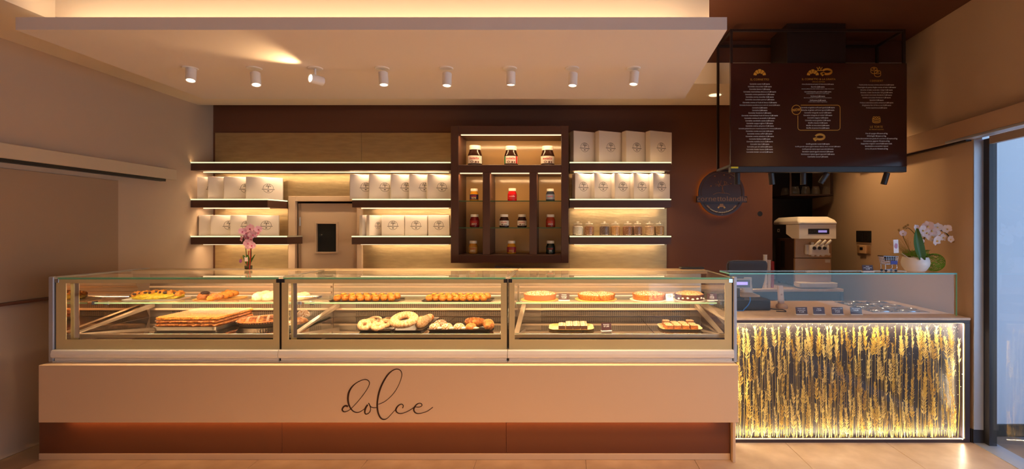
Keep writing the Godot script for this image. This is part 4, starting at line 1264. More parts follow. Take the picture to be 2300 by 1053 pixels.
	for t in 2:
		var xa := X(744, 3.8) if t == 0 else X(952, 3.8)
		var xb := X(886, 3.8) if t == 0 else X(1094, 3.8)
		var side := "left" if t == 0 else "right"
		o = thing("puff_tray", "%s dark tray of green topped cream puffs in the middle case" % side, "tray", Vector3((xa + xb) / 2 + 0.01, HS, -3.87))
		part("tray", tray_mesh(xb - xa + 0.06, 0.19, 0.008, 0.01, 0.015), darktray, o)
		var nn := 8 if t == 0 else 9
		for r in 2:
			for k in nn:
				var x := lerpf(xa + 0.035, xb - 0.03, float(k) / (nn - 1)) + (0.022 if r == 1 else 0.0)
				o = thing("cream_puff", "cream puff, %s in the %s row of the %s tray" % [["leftmost", "second from left", "third from left", "fourth from left", "fifth from left", "fourth from right", "third from right", "second from right", "rightmost"][k if nn == 9 or k < 4 else k + 1], ["front", "back"][r], side], "cream puff", Vector3(x, HS + 0.0035 + (0.006 if r == 1 else 0.0), -3.825 - 0.06 * r - 0.006 * sin(k * 2.3)), k * 1.3, "cream puffs on the %s tray" % side)
				part("puff", pm[(k + r) % 4], puff, o)
				part("pistachio_top", blob(Vector3(0.019, 0.007, 0.018), 320 + k, 0.9, 5.0, 0.9, 14, 6), pist, o, Vector3(0.003, 0.0335, 0.004))
	# --- middle case, deck
	o = thing("doughnut_tray", "left metal tray of small sugared doughnuts in the middle case", "tray", Vector3(-1.405, HD, -3.92))
	part("tray", tray_mesh(0.25, 0.56, 0.014, 0.012, 0.01), darktray, o)
	o = thing("doughnut_tray", "metal tray under the big sugared ring in the middle case", "tray", Vector3(-1.163, HD, -3.92))
	part("tray", tray_mesh(0.22, 0.56, 0.014, 0.012, 0.01), darktray, o)
	var dn := torus_blob(0.031, 0.021, 6)
	var ds := [[819, 3.70, 0.35, 0.75, "sugared doughnut leaning at the tray's left front corner"], [849, 3.69, 0.2, 0.3, "sugared doughnut lying at the tray's front right"], [832, 3.79, 0.5, 0.6, "sugared doughnut behind the leaning front one"], [841, 3.95, 0.4, 0.3, "golden sugared doughnut at the back left"], [843, 4.03, 0.45, 0.1, "rearmost sugared doughnut of the left tray"], [866, 3.80, 0.5, 0.5, "sugared doughnut next to the big ring"], [874, 3.92, 0.5, 0.3, "sugared doughnut behind the one next to the big ring"]]
	for q in ds:
		o = thing("sugared_doughnut", q[4], "doughnut", Vector3(X(q[0], q[1]), HD + 0.003, -q[1]), q[2], "small sugared doughnuts")
		part("ring", dn, sugar, o, Vector3(0, 0.0 + 0.04 * sin(q[3]), 0), Vector3(q[3], 0, 0))
	o = thing("ring_doughnut", "big sugared ring doughnut standing up in the middle case", "doughnut", Vector3(X(909, 3.78), HD + 0.006, -3.78), -0.1)
	part("ring", torus_blob(0.07, 0.034, 8, 0.85), sugar, o, Vector3(0, 0.036, 0), Vector3(0.36, 0, 0), Vector3(1.06, 1, 1))
	var cs := [[950, 3.81, "first sugared lobe right of the big ring"], [954, 3.88, "second sugared lobe right of the big ring"], [962, 3.99, "third sugared lobe, behind the second"], [968, 4.09, "rearmost golden sugared lobe"]]
	for i in 4:
		var q: Array = cs[i]
		o = thing("sugared_pastry", q[2], "pastry", Vector3(X(q[0], q[1]) - 0.012, HD + 0.004, -q[1]), 1.1, "sugared lobes in the middle case")
		part("lobe", blob(Vector3(0.062 - 0.006 * i, 0.05 - 0.006 * i, 0.03), 350 + i, 0.12, 1.5, 0.7), sugar if i < 3 else crust, o)
	o = thing("bun_tray", "wire edged dark tray with buns and croissants at the right of the middle case", "tray", Vector3(-0.78, HD, -3.77))
	part("tray", tray_mesh(0.47, 0.26, 0.02, 0.016, 0.01), darktray, o)
	for i in 4:
		o = thing("cream_bun", "dusted cream bun, %s of the four in the front row" % ["first from the left", "second from the left", "third from the left", "last on the right"][i], "bun", Vector3(X(977 + 27 * i, 3.71), HD + 0.003, -3.71), 0.2, "dusted buns on the wire edged tray")
		part("bun", blob(Vector3(0.044, 0.036, 0.042), 400 + i, 0.1, 1.8, 0.45), dusted if i < 3 else crust, o)
		part("cream", blob(Vector3(0.032, 0.009, 0.014), 410 + i, 0.3, 3.0), pale, o, Vector3(0.026, 0.012, 0.026))
	o = thing("cream_bun", "dusted bun lying behind the front row of buns", "bun", Vector3(X(989, 3.83), HD + 0.012, -3.83), 0.0, "dusted buns on the wire edged tray")
	part("bun", blob(Vector3(0.052, 0.032, 0.045), 405, 0.1, 1.8, 0.45), dusted, o)
	var cm := croissant(0.16, 0.042, 2)
	o = thing("croissant", "brown croissant lying crosswise at the back of the wire edged tray", "croissant", Vector3(X(1066, 3.82), HD + 0.004, -3.82), PI - 0.2, "croissants")
	part("roll", cm, crust, o)
	o = thing("croissant", "brown croissant turned end on at the right of the wire edged tray", "croissant", Vector3(X(1098, 3.73), HD + 0.004, -3.73), -1.3, "croissants")
	part("roll", cm, crust, o)
	# --- right case, glass shelf: cakes
	var tk := [[1213, 0.132, 0.045, 0, 0.0, "almond", "flat round tart with sliced almonds at the left of the right case", dusted, mt(rgb(172, 104, 62), 0.6)], [1339.5, 0.149, 0.042, 40, 0.85, "cut", "round fluted tart with a slice missing", dusted, crust], [1457.5, 0.132, 0.045, 0, 0.0, "sugar", "round golden cake dusted with sugar, right of the fluted tart", dusted, crust], [1548, 0.116, 0.046, 0, 0.0, "choc", "round chocolate cake dusted with sugar at the right of the case", sugar, mt(rgb(86, 40, 28), 0.6)]]
	for i in 4:
		var q: Array = tk[i]
		var r: float = q[1]
		var dc := 3.79 + r
		o = thing("cake_board", ["gold card under the almond tart", "gold card under the fluted tart", "lace paper doily under the golden cake", "lace paper doily under the chocolate cake"][i], "cake board", Vector3(X(q[0], dc) - 0.004, HS, -dc))
		part("board", lathem([Vector2(0, 0), Vector2(r * 1.12, 0.0), Vector2(r * 1.12, 0.0), Vector2(r * 1.13, 0.003), Vector2(r * 1.13, 0.003), Vector2(0, 0.003)], 40), goldpaper if i < 2 else M.card, o)
		o = thing("round_cake", q[6], "cake", Vector3(X(q[0], dc), HS + 0.0035, -dc), 0.0, "round cakes in the right case")
		part("crust", tart_mesh(r, q[2], q[3], 0.0, q[4]), q[8], o)
		part("top", tart_mesh(r, q[2], q[3], (0.016 if i != 1 else 0.01) if i != 3 else 0.02, q[4], true), q[7], o)
		if i == 3:
			for k in 7: part("sugar_patch", blob(Vector3(0.012, 0.007, 0.004), 430 + k, 0.3, 3.0, 1.0, 8, 6), M.card, o, Vector3(0.113 * sin(-1.0 + 0.33 * k), 0.008 + 0.004 * (k % 3), 0.113 * cos(-1.0 + 0.33 * k)))
	var dk := rgb(70, 34, 28)
	card("dark price card between the almond tart and the fluted tart", Vector3(X(1267, 3.86), HS, -3.86), 0.0, ["Crostata", "mandorle", "€ 2,00"], dk, M.white_print, 0.084, 0.052)
	card("pale blue price card turned aside between the golden and the chocolate cake", Vector3(X(1504, 3.84), HS, -3.84), 0.35, ["Crostata", "€ 2,00"], rgb(206, 214, 226), M.dark_print, 0.064, 0.052)
	card("dark price card at the right end of the right case's glass shelf", Vector3(X(1599, 3.86), HS, -3.86), 0.0, ["Torta", "caprese", "€ 2,50"], dk, M.white_print, 0.08, 0.05)
	card("dark price card lying tilted on the deck between the gold trays", Vector3(X(1362, 3.68), HD, -3.68), 0.2, ["Brownies", "€ 1,50"], dk, M.white_print, 0.078, 0.058)
	# gold trays
	for t in 2:
		var w := 0.345 if t == 0 else 0.325
		var at := Vector3(X(1283, 3.8), HD, -3.79) if t == 0 else Vector3(X(1526, 3.8), HD, -3.8)
		o = thing("gold_tray", "gold paper tray of %s in the right case" % ["sugared brownie squares", "apple cake squares"][t], "tray", at, 0.0 if t == 0 else -0.05, "gold paper trays in the right case")
		part("tray", tray_mesh(w, 0.235, 0.014, 0.022, 0.035), goldpaper, o)
		for k in 13:
			if k < 12:
				var row := k / 4
				var col := k % 4
				var p := Vector3()
				var sz := Vector3(0.052, 0.03, 0.056)
				var turn := 0.0
				if t == 0:
					if col == 0 and row == 0: continue
					p = at + Vector3(-0.072 + 0.056 * col, 0.003 + (0.03 if row == 0 else 0.0) * 0.0, -0.068 + 0.06 * row)
				else:
					sz = Vector3(0.054, 0.03, 0.05)
					turn = rng.randf_range(-0.25, 0.25)
					p = at + Vector3(-0.092 + 0.063 * col, 0.003, -0.062 + 0.06 * row)
					if row == 0 and (col == 0 or col == 3): p.y += 0.012
				var which := "%s in the %s row" % [["first from the left", "second from the left", "third from the left", "last"][col], ["back", "middle", "front"][row]]
				o = thing("cake_square", ("sugared brownie square, %s of the left gold tray" if t == 0 else "apple cake square, %s of the right gold tray") % which, "cake", p, turn, ["brownie squares", "apple cake squares"][t])
				part("crumb", loft([[sz.x, sz.z, 0.004, 0.0], [sz.x * 1.01, sz.z * 1.01, 0.005, sz.y * 0.5], [sz.x * 0.98, sz.z * 0.98, 0.006, sz.y]], 2), mt(rgb(60, 28, 22), 0.7) if t == 0 else dark_crust, o)
				part("sugar_top", loft([[sz.x * 1.0, sz.z * 1.0, 0.006, sz.y], [sz.x * 0.99, sz.z * 0.99, 0.008, sz.y + 0.003], [sz.x * 0.8, sz.z * 0.8, 0.01, sz.y + 0.006]], 2), dusted if t == 0 else sugar, o)

# ---------------------------------------------------------------- counter on the right
const HB := 0.966

func leaflet(mb: MB, at: Vector3, dirv: Vector3, side: Vector3, l: float, w: float) -> void:
	var up := dirv.cross(side).normalized()
	var m := at + dirv * l * 0.4
	var e := at + dirv * l
	mb.tri(at, m + side * w, m + up * w * 0.5); mb.tri(at, m + up * w * 0.5, m - side * w)
	mb.tri(e, m + up * w * 0.5, m + side * w); mb.tri(e, m - side * w, m + up * w * 0.5)

func wheat_mesh(sd: int) -> ArrayMesh:
	var r := RandomNumberGenerator.new()
	r.seed = sd
	var mb := MB.new()
	var L := r.randf_range(0.19, 0.24)
	var lean := r.randf_range(-0.12, 0.12)
	mb.tube([Vector3(0, 0, 0), Vector3(lean * 0.05, L * 0.5, 0), Vector3(lean * 0.15, L, 0)], [0.0016, 0.0014, 0.0008], 4)
	var n := 13
	for i in n:
		var t := float(i) / n
		var at := Vector3(lean * 0.15 * t * t, L * (0.08 + 0.86 * t), 0)
		for s in [-1.0, 1.0]:
			for k in (2 if i % 3 != 1 else 1):
				var a: float = s * r.randf_range(0.22, 0.85) * (1.0 - 0.4 * t)
				var d := Vector3(sin(a), cos(a), r.randf_range(-0.12, 0.3)).normalized()
				var sd2 := d.cross(Vector3(r.randf_range(-0.6, 0.6), 0, 1)).normalized()
				leaflet(mb, at + Vector3(0, k * 0.006, 0), d, sd2, r.randf_range(0.026, 0.044) * (1.1 - 0.35 * t), r.randf_range(0.002, 0.0036))
		if i % 2 == 0:
			var a := r.randf_range(-0.7, 0.7)
			var d := Vector3(sin(a), cos(a), 0.1)
			mb.tri(at, at + d * 0.07 + Vector3(0.0006, 0, 0), at + Vector3(0.0012, 0, 0))
	return mb.mesh()

func bar_counter() -> void:
	var x0 := 1.243
	var x1 := X(2180, D_BAR)
	var px1 := X(2167.5, D_BAR)
	var o := thing("bar_counter", "low bar counter with a backlit panel of dried wheat ears on its front", "counter", Vector3(0, 0, -D_BAR))
	part("worktop", spanm(Vector3(x0, 0.947, 0.004), Vector3(x1, HB, -0.9), 0.003), M.stone, o)
	var yt := Y(725.5, D_BAR)
	var yb := Y(987, D_BAR)
	var fr := mt(rgb(66, 52, 54), 0.35)
	part("frame_bar", spanm(Vector3(x0, yt, -0.075), Vector3(x1 - 0.004, 0.947, 0.0), 0.001), fr, o)
	part("frame_bar", spanm(Vector3(x0, 0.0, -0.075), Vector3(x1 - 0.004, yb, 0.0), 0.001), fr, o)
	part("frame_bar", spanm(Vector3(px1, yb, -0.075), Vector3(x1 - 0.004, yt, 0.0), 0.001), fr, o)
	part("frame_bar", spanm(Vector3(x0, yb, -0.075), Vector3(x0 + 0.02, yt, 0.0), 0.001), fr, o)
	part("carcass", spanm(Vector3(x0, 0.0, -0.075), Vector3(x1 - 0.004, 0.947, -0.85), 0.0), M.brown_satin, o)
	part("wheat_backing", spanm(Vector3(x0, yb, -0.072), Vector3(px1, yt, -0.075), 0.0), mt(rgb(30, 18, 18), 0.5), o)
	var mb := MB.new(); mb.quad(Vector3(x0 + 0.02, yb, -0.006), Vector3(px1, yb, -0.006), Vector3(px1, yt, -0.006), Vector3(x0 + 0.02, yt, -0.006))
	part("front_pane", mb.mesh(), M.glass, o)
	var vars: Array = []
	for k in 6: vars.append(wheat_mesh(500 + k))
	var straws: Array = []
	for c in [rgb(240, 214, 120), rgb(214, 178, 70), rgb(232, 206, 124), rgb(190, 150, 46)]:
		var m := mt(c, 0.6); m.backlight = Color(0.25, 0.2, 0.08); straws.append(m)
	var stems := MB.new()
	var cols := 40
	for t in 6:
		for k in cols:
			var x := x0 + 0.035 + (px1 - x0 - 0.045) * (k + 0.5 * (t % 2) + rng.randf_range(-0.28, 0.28)) / cols
			x = clampf(x, x0 + 0.035, px1 - 0.014)
			var y: float = [0.73, 0.61, 0.46, 0.31, 0.17, 0.035][t] + (rng.randf_range(-0.05, 0.05) if t > 0 else rng.randf_range(-0.03, 0.05))
			var z := -0.02 - 0.04 * rng.randf()
			if t > 0 and rng.randf() < 0.1: continue
			var sc := rng.randf_range(0.8, 1.05)
			y = clampf(y, yb + 0.012, yt - 0.002 - sc * (vars[(k * 5 + t * 3) % 6] as Mesh).get_aabb().end.y)
			part("wheat_ear", vars[(k * 5 + t * 3) % 6], straws[(k * 7 + t * 3 + int(y * 90.0)) % 4], o, Vector3(x, y, z), Vector3(0, rng.randf_range(-0.9, 0.9), rng.randf_range(-0.07, 0.07)), Vector3(sc * rng.randf_range(0.75, 1.05), sc, sc))
			if y - yb > 0.08: stems.tube([Vector3(x, y, z), Vector3(x + rng.randf_range(-0.01, 0.01), (y + yb) / 2, z), Vector3(x + rng.randf_range(-0.015, 0.015), yb + 0.003, z)], 0.0011, 4)
	stuff(part("wheat_stems", stems.mesh(), straws[1], o))
	# tiny pale bubbles in the resin between the stems
	var mm := MultiMesh.new()
	mm.transform_format = MultiMesh.TRANSFORM_3D
	mm.mesh = blob(Vector3(0.0018, 0.0018, 0.0018), 1, 0.3, 3.0, 1.0, 6, 4)
	mm.instance_count = 900
	for i in 900: mm.set_instance_transform(i, Transform3D(Basis(), Vector3(rng.randf_range(x0 + 0.03, px1 - 0.01), rng.randf_range(yb + 0.01, yt - 0.005), -0.012 - 0.05 * rng.randf())))
	var mi := MultiMeshInstance3D.new()
	mi.name = "resin_bubbles"; mi.multimesh = mm; mi.material_override = mt(rgb(250, 230, 180), 0.5); o.add_child(mi, true); stuff(mi)
	# light strips round the panel
	var w := px1 - x0
	var xm := (x0 + px1) / 2
	var h := yt - yb
	var hot := glow(Color(1.0, 0.86, 0.6), 1.6)
	for q in [[Vector3(xm, yt - 0.002, -0.012), Vector3(w - 0.03, 0.004, 0.008), Vector3(0, -1, -0.25), Vector2(w, 0.008), 1.7], [Vector3(xm, yb + 0.002, -0.012), Vector3(w - 0.03, 0.004, 0.008), Vector3(0, 1, -0.25), Vector2(w, 0.008), 1.0], [Vector3(px1 - 0.002, (yb + yt) / 2, -0.012), Vector3(0.004, h - 0.01, 0.008), Vector3(-1, 0, -0.25), Vector2(0.008, h), 0.4], [Vector3(x0 + 0.022, (yb + yt) / 2, -0.012), Vector3(0.004, h - 0.01, 0.008), Vector3(1, 0, -0.25), Vector2(0.008, h), 0.4]]:
		part("led_strip", cbox(q[1], 0.0), hot, o, q[0])
		strip_light(o, q[0] + q[2] * 0.005, q[3], q[4], Color(1.0, 0.92, 0.78), q[2])
	# glass guard
	var gx0 := 1.315
	var gx1 := X(2147.5, 3.875)
	var gt := 1.306
	var g := thing("glass_guard", "clear glass guard with a blue green edge standing on the bar counter", "glass screen", Vector3(0, HB, -3.875))
	mb = MB.new(); mb.quad(Vector3(gx0, 0, 0), Vector3(gx1, 0, 0), Vector3(gx1, gt - HB - 0.012, 0), Vector3(gx0, gt - HB - 0.012, 0))
	var fp := part("front_glass", mb.mesh(), M.glass, g)
	part("side_edge", spanm(Vector3(gx1 - 0.001, 0.0, -0.004), Vector3(gx1 + 0.005, gt - HB - 0.012, 0.004), 0.0), M.edge, fp)
	mb = MB.new(); mb.quad(Vector3(gx0, gt - HB, 0.005), Vector3(gx1 + 0.005, gt - HB, 0.005), Vector3(gx1 + 0.005, gt - HB, -0.235), Vector3(gx0, gt - HB, -0.235))
	var tp := part("top_glass", mb.mesh(), M.glass, g)
	part("glass_edge", spanm(Vector3(gx0, gt - HB - 0.012, 0.002), Vector3(gx1 + 0.005, gt - HB, 0.006), 0.0005), M.edge_blue, tp)
	part("glass_edge", spanm(Vector3(gx0 - 0.003, gt - HB - 0.012, 0.002), Vector3(gx0, gt - HB, -0.235), 0.0005), M.edge_blue, tp)
	part("rear_trim", spanm(Vector3(gx0, gt - HB - 0.012, -0.235), Vector3(gx1, gt - HB, -0.24), 0.0005), M.steel, tp)

func lid_mesh(r: float) -> ArrayMesh:    # raised polished ring round a shallow dish
	return lathem([Vector2(r, 0.0), Vector2(r, 0.005), Vector2(r * 0.97, 0.009), Vector2(r * 0.9, 0.0095), Vector2(r * 0.86, 0.007), Vector2(r * 0.86, 0.007), Vector2(r * 0.8, 0.002), Vector2(r * 0.4, 0.0008), Vector2(0, 0.0006)], 40)

func bar_things() -> void:
	# steel well plate with round lids
	var o := thing("steel_plate", "steel plate with round wells set into the bar counter", "steel plate", Vector3(2.785, HB, -4.32))
	part("plate", spanm(Vector3(-0.235, 0, -0.29), Vector3(0.235, 0.004, 0.29), 0.001), M.chrome, o)
	var pos := ["front left", "front right", "middle left", "middle right", "back left", "back right"]
	for k in 6:
		var r := k / 2
		var l := thing("well_lid", "round steel lid at the %s of the steel plate" % pos[k], "lid", Vector3(2.785 + (-0.115 if k % 2 == 0 else 0.115), HB + 0.0045, -4.13 - 0.195 * r), 0.0, "round lids on the steel plate")
		part("cover", lid_mesh(0.09), M.chrome, l)
	# price cards on the bar
	var dk := rgb(78, 46, 40)
	var cs := [[1800.5, ["Crema caffè", "al pistacchio", "€ 2,00"], "first price card from the left on the bar counter, nearest the phone"], [1839.5, ["Yogurt", "€ 2,00"], "second price card from the left on the bar counter, two lines long"], [1881, ["Affogato al caffè", "di gelato", "€ 3,00"], "third price card from the left on the bar counter"], [1923, ["Fior di Panna", "€ 6,00"], "last price card on the bar counter, next to the steel plate"]]
	for c in cs: card(c[2], Vector3(X(c[0], 3.93), HB, -3.93), 0.0, c[1], dk, M.white_print, 0.092, 0.056)
	card("dark price card standing on top of the glass guard, left of the toy cart", Vector3(X(1949, 4.0), 1.3065, -4.0), 0.0, ["Gelato", "cono o coppetta", "€ 2,50"], dk, M.white_print, 0.088, 0.048)
	# cash drawer, customer display, till
	var dz := -4.134
	o = thing("cash_drawer", "black metal cash drawer on the bar counter behind the right case", "cash drawer", Vector3(1.545, HB, dz - 0.2))
	part("housing", cbox(Vector3(0.41, 0.085, 0.4), 0.003), M.charcoal, o, Vector3(0, 0.0455, 0))
	part("drawer_front", cbox(Vector3(0.395, 0.07, 0.006), 0.002), mt(rgb(34, 32, 34), 0.35), o, Vector3(0, 0.045, 0.202))
	for s in [-0.18, 0.18]: part("foot", cbox(Vector3(0.03, 0.004, 0.3), 0.001), M.black, o, Vector3(s, 0.002, 0))
	o = thing("customer_display", "small customer display with a glowing blue strip above the cash drawer", "display", Vector3(1.50, HB + 0.088, -4.2))
	part("base", cbox(Vector3(0.09, 0.012, 0.06), 0.004), M.charcoal, o, Vector3(0.0, 0.006, 0))
	part("pole", tubem([Vector3(0, 0.01, 0), Vector3(0, 0.11, 0)], 0.014, 12), M.charcoal, o)
	part("head", loft([[0.19, 0.03, 0.008, 0.0], [0.2, 0.036, 0.01, 0.004], [0.2, 0.036, 0.012, 0.07], [0.19, 0.028, 0.01, 0.078]]), mt(rgb(150, 140, 136), 0.4), o, Vector3(0.0, 0.095, 0))
	part("face", cbox(Vector3(0.19, 0.064, 0.002), 0.001), mt(rgb(56, 54, 66), 0.3), o, Vector3(0.0, 0.133, 0.0185))
	part("screen", cbox(Vector3(0.16, 0.026, 0.002), 0.0), glow(Color(0.3, 0.22, 1.0), 0.75), o, Vector3(-0.005, 0.135, 0.0195))
	o = thing("till_screen", "back of a dark till touchscreen with rounded corners above the glass", "till", Vector3(1.66, HB + 0.088, -4.42))
	part("foot", loft([[0.17, 0.2, 0.02, 0.0], [0.165, 0.19, 0.02, 0.012], [0.09, 0.08, 0.02, 0.03]]), mt(rgb(190, 170, 150), 0.4), o)
	part("neck", loft([[0.1, 0.05, 0.02, 0.02], [0.08, 0.04, 0.02, 0.12], [0.1, 0.03, 0.012, 0.2]]), mt(rgb(190, 170, 150), 0.4), o)
	part("screen_back", loft([[0.30, 0.03, 0.012, 0.0], [0.33, 0.035, 0.015, 0.06], [0.36, 0.04, 0.018, 0.22], [0.34, 0.03, 0.014, 0.25]]), mt(rgb(64, 60, 62), 0.45), o, Vector3(-0.01, 0.065, -0.02), Vector3(0.18, 0, 0))
	part("bezel", tubem(curve([Vector3(-0.175, 0.07, 0.03), Vector3(-0.185, 0.2, 0.05), Vector3(-0.175, 0.305, 0.065), Vector3(0.0, 0.313, 0.068), Vector3(0.155, 0.305, 0.065), Vector3(0.165, 0.2, 0.05)], 6), 0.005, 6), mt(rgb(100, 92, 90), 0.3), o, Vector3(0, 0, -0.035))
	single("blue_cable", tubem(curve([P(1684, 667, 4.12), P(1685, 674, 4.11), P(1681, 684, 4.1), P(1673, 693, 4.1), P(1668, 697.5, 4.1), P(1655, 698, 4.1)], 6), 0.0045, 8), mt(rgb(30, 110, 200), 0.4), "bright blue cable hanging in front of the cash drawer", "cable")
	single("black_cable", tubem(curve([Vector3(1.76, HB + 0.005, -4.28), Vector3(1.79, HB + 0.005, -4.18), Vector3(1.82, HB + 0.005, -4.16), Vector3(1.86, HB + 0.005, -4.14), Vector3(1.84, HB + 0.005, -4.05), Vector3(1.77, HB + 0.005, -4.07)], 6), 0.004, 6), M.black, "black cable curling on the bar counter beside the phone", "cable")
	o = thing("cordless_phone", "beige cordless phone standing in its charger on the bar counter", "phone", Vector3(X(1756, 4.25), HB, -4.25), 0.1)
	part("charger", loft([[0.085, 0.08, 0.03, 0.0], [0.095, 0.09, 0.035, 0.012], [0.09, 0.085, 0.035, 0.03], [0.06, 0.05, 0.02, 0.042]]), mt(rgb(196, 160, 128), 0.5), o)
	part("handset", loft([[0.05, 0.026, 0.01, 0.0], [0.054, 0.03, 0.012, 0.01], [0.052, 0.028, 0.012, 0.15], [0.046, 0.022, 0.01, 0.165]]), mt(rgb(196, 160, 128), 0.45), o, Vector3(-0.006, 0.03, 0), Vector3(-0.1, 0, 0))
	part("button", lathem([Vector2(0.008, 0), Vector2(0.008, 0.002), Vector2(0, 0.002)], 12), mt(rgb(170, 134, 106), 0.4), o, Vector3(-0.006, 0.12, 0.008), Vector3(PI / 2, 0, 0))
	single("till_keyboard", loft([[0.2, 0.09, 0.01, 0.0], [0.2, 0.09, 0.01, 0.012], [0.19, 0.08, 0.01, 0.016]]), M.charcoal, "flat dark keyboard lying on the rear ledge of the right case", "keyboard", Vector3(1.11, 1.3088, -4.24), Vector3.ZERO)
	# toy shopping cart
	o = thing("toy_cart", "miniature shopping cart with a blue sign on the glass guard", "toy cart", Vector3(X(1996, 4.0), 1.3065, -4.0), 0.0)
	var wire: Material = M.chrome
	var mb := MB.new()
	var a := [Vector3(-0.048, 0.06, 0.03), Vector3(0.048, 0.06, 0.03), Vector3(0.048, 0.06, -0.03), Vector3(-0.048, 0.06, -0.03)]
	var b := [Vector3(-0.062, 0.125, 0.034), Vector3(0.056, 0.125, 0.034), Vector3(0.056, 0.125, -0.034), Vector3(-0.062, 0.125, -0.034)]
	for i in 4:
		mb.tube([a[i], a[(i + 1) % 4]], 0.0016, 6); mb.tube([b[i], b[(i + 1) % 4]], 0.0018, 6)
		for k in 6: mb.tube([a[i].lerp(a[(i + 1) % 4], k / 6.0), b[i].lerp(b[(i + 1) % 4], k / 6.0)], 0.001, 4)
		for t in [0.33, 0.66]: mb.tube([a[i].lerp(b[i], t), a[(i + 1) % 4].lerp(b[(i + 1) % 4], t)], 0.001, 4)
	part("basket", mb.mesh(), wire, o)
	mb = MB.new()
	for z in [0.028, -0.028]:
		mb.tube(curve([Vector3(-0.046, 0.06, z), Vector3(-0.044, 0.03, z), Vector3(-0.04, 0.016, z), Vector3(0.042, 0.02, z), Vector3(0.044, 0.06, z)], 5), 0.002, 6)
	mb.tube([Vector3(-0.04, 0.016, 0.028), Vector3(-0.04, 0.016, -0.028)], 0.002, 6)
	part("undercarriage", mb.mesh(), wire, o)
	for x in [-0.04, 0.04]:
		for z in [0.028, -0.028]: part("wheel", lathem([Vector2(0, -0.004), Vector2(0.009, -0.004), Vector2(0.009, -0.004), Vector2(0.009, 0.004), Vector2(0.009, 0.004), Vector2(0, 0.004)], 14), M.black, o, Vector3(x, 0.009, z), Vector3(PI / 2, 0, 0))
	part("handle", tubem([Vector3(-0.066, 0.127, 0.034), Vector3(-0.066, 0.127, -0.034)], 0.004, 8), mt(rgb(40, 20, 20), 0.4), o)
	part("sign", cbox(Vector3(0.055, 0.03, 0.003), 0.001), mt(rgb(40, 34, 140), 0.4), o, Vector3(0.02, 0.075, 0.036))
	part("leaflets", cbox(Vector3(0.08, 0.036, 0.03), 0.003), mt(rgb(40, 24, 26), 0.4), o, Vector3(0.008, 0.108, 0))

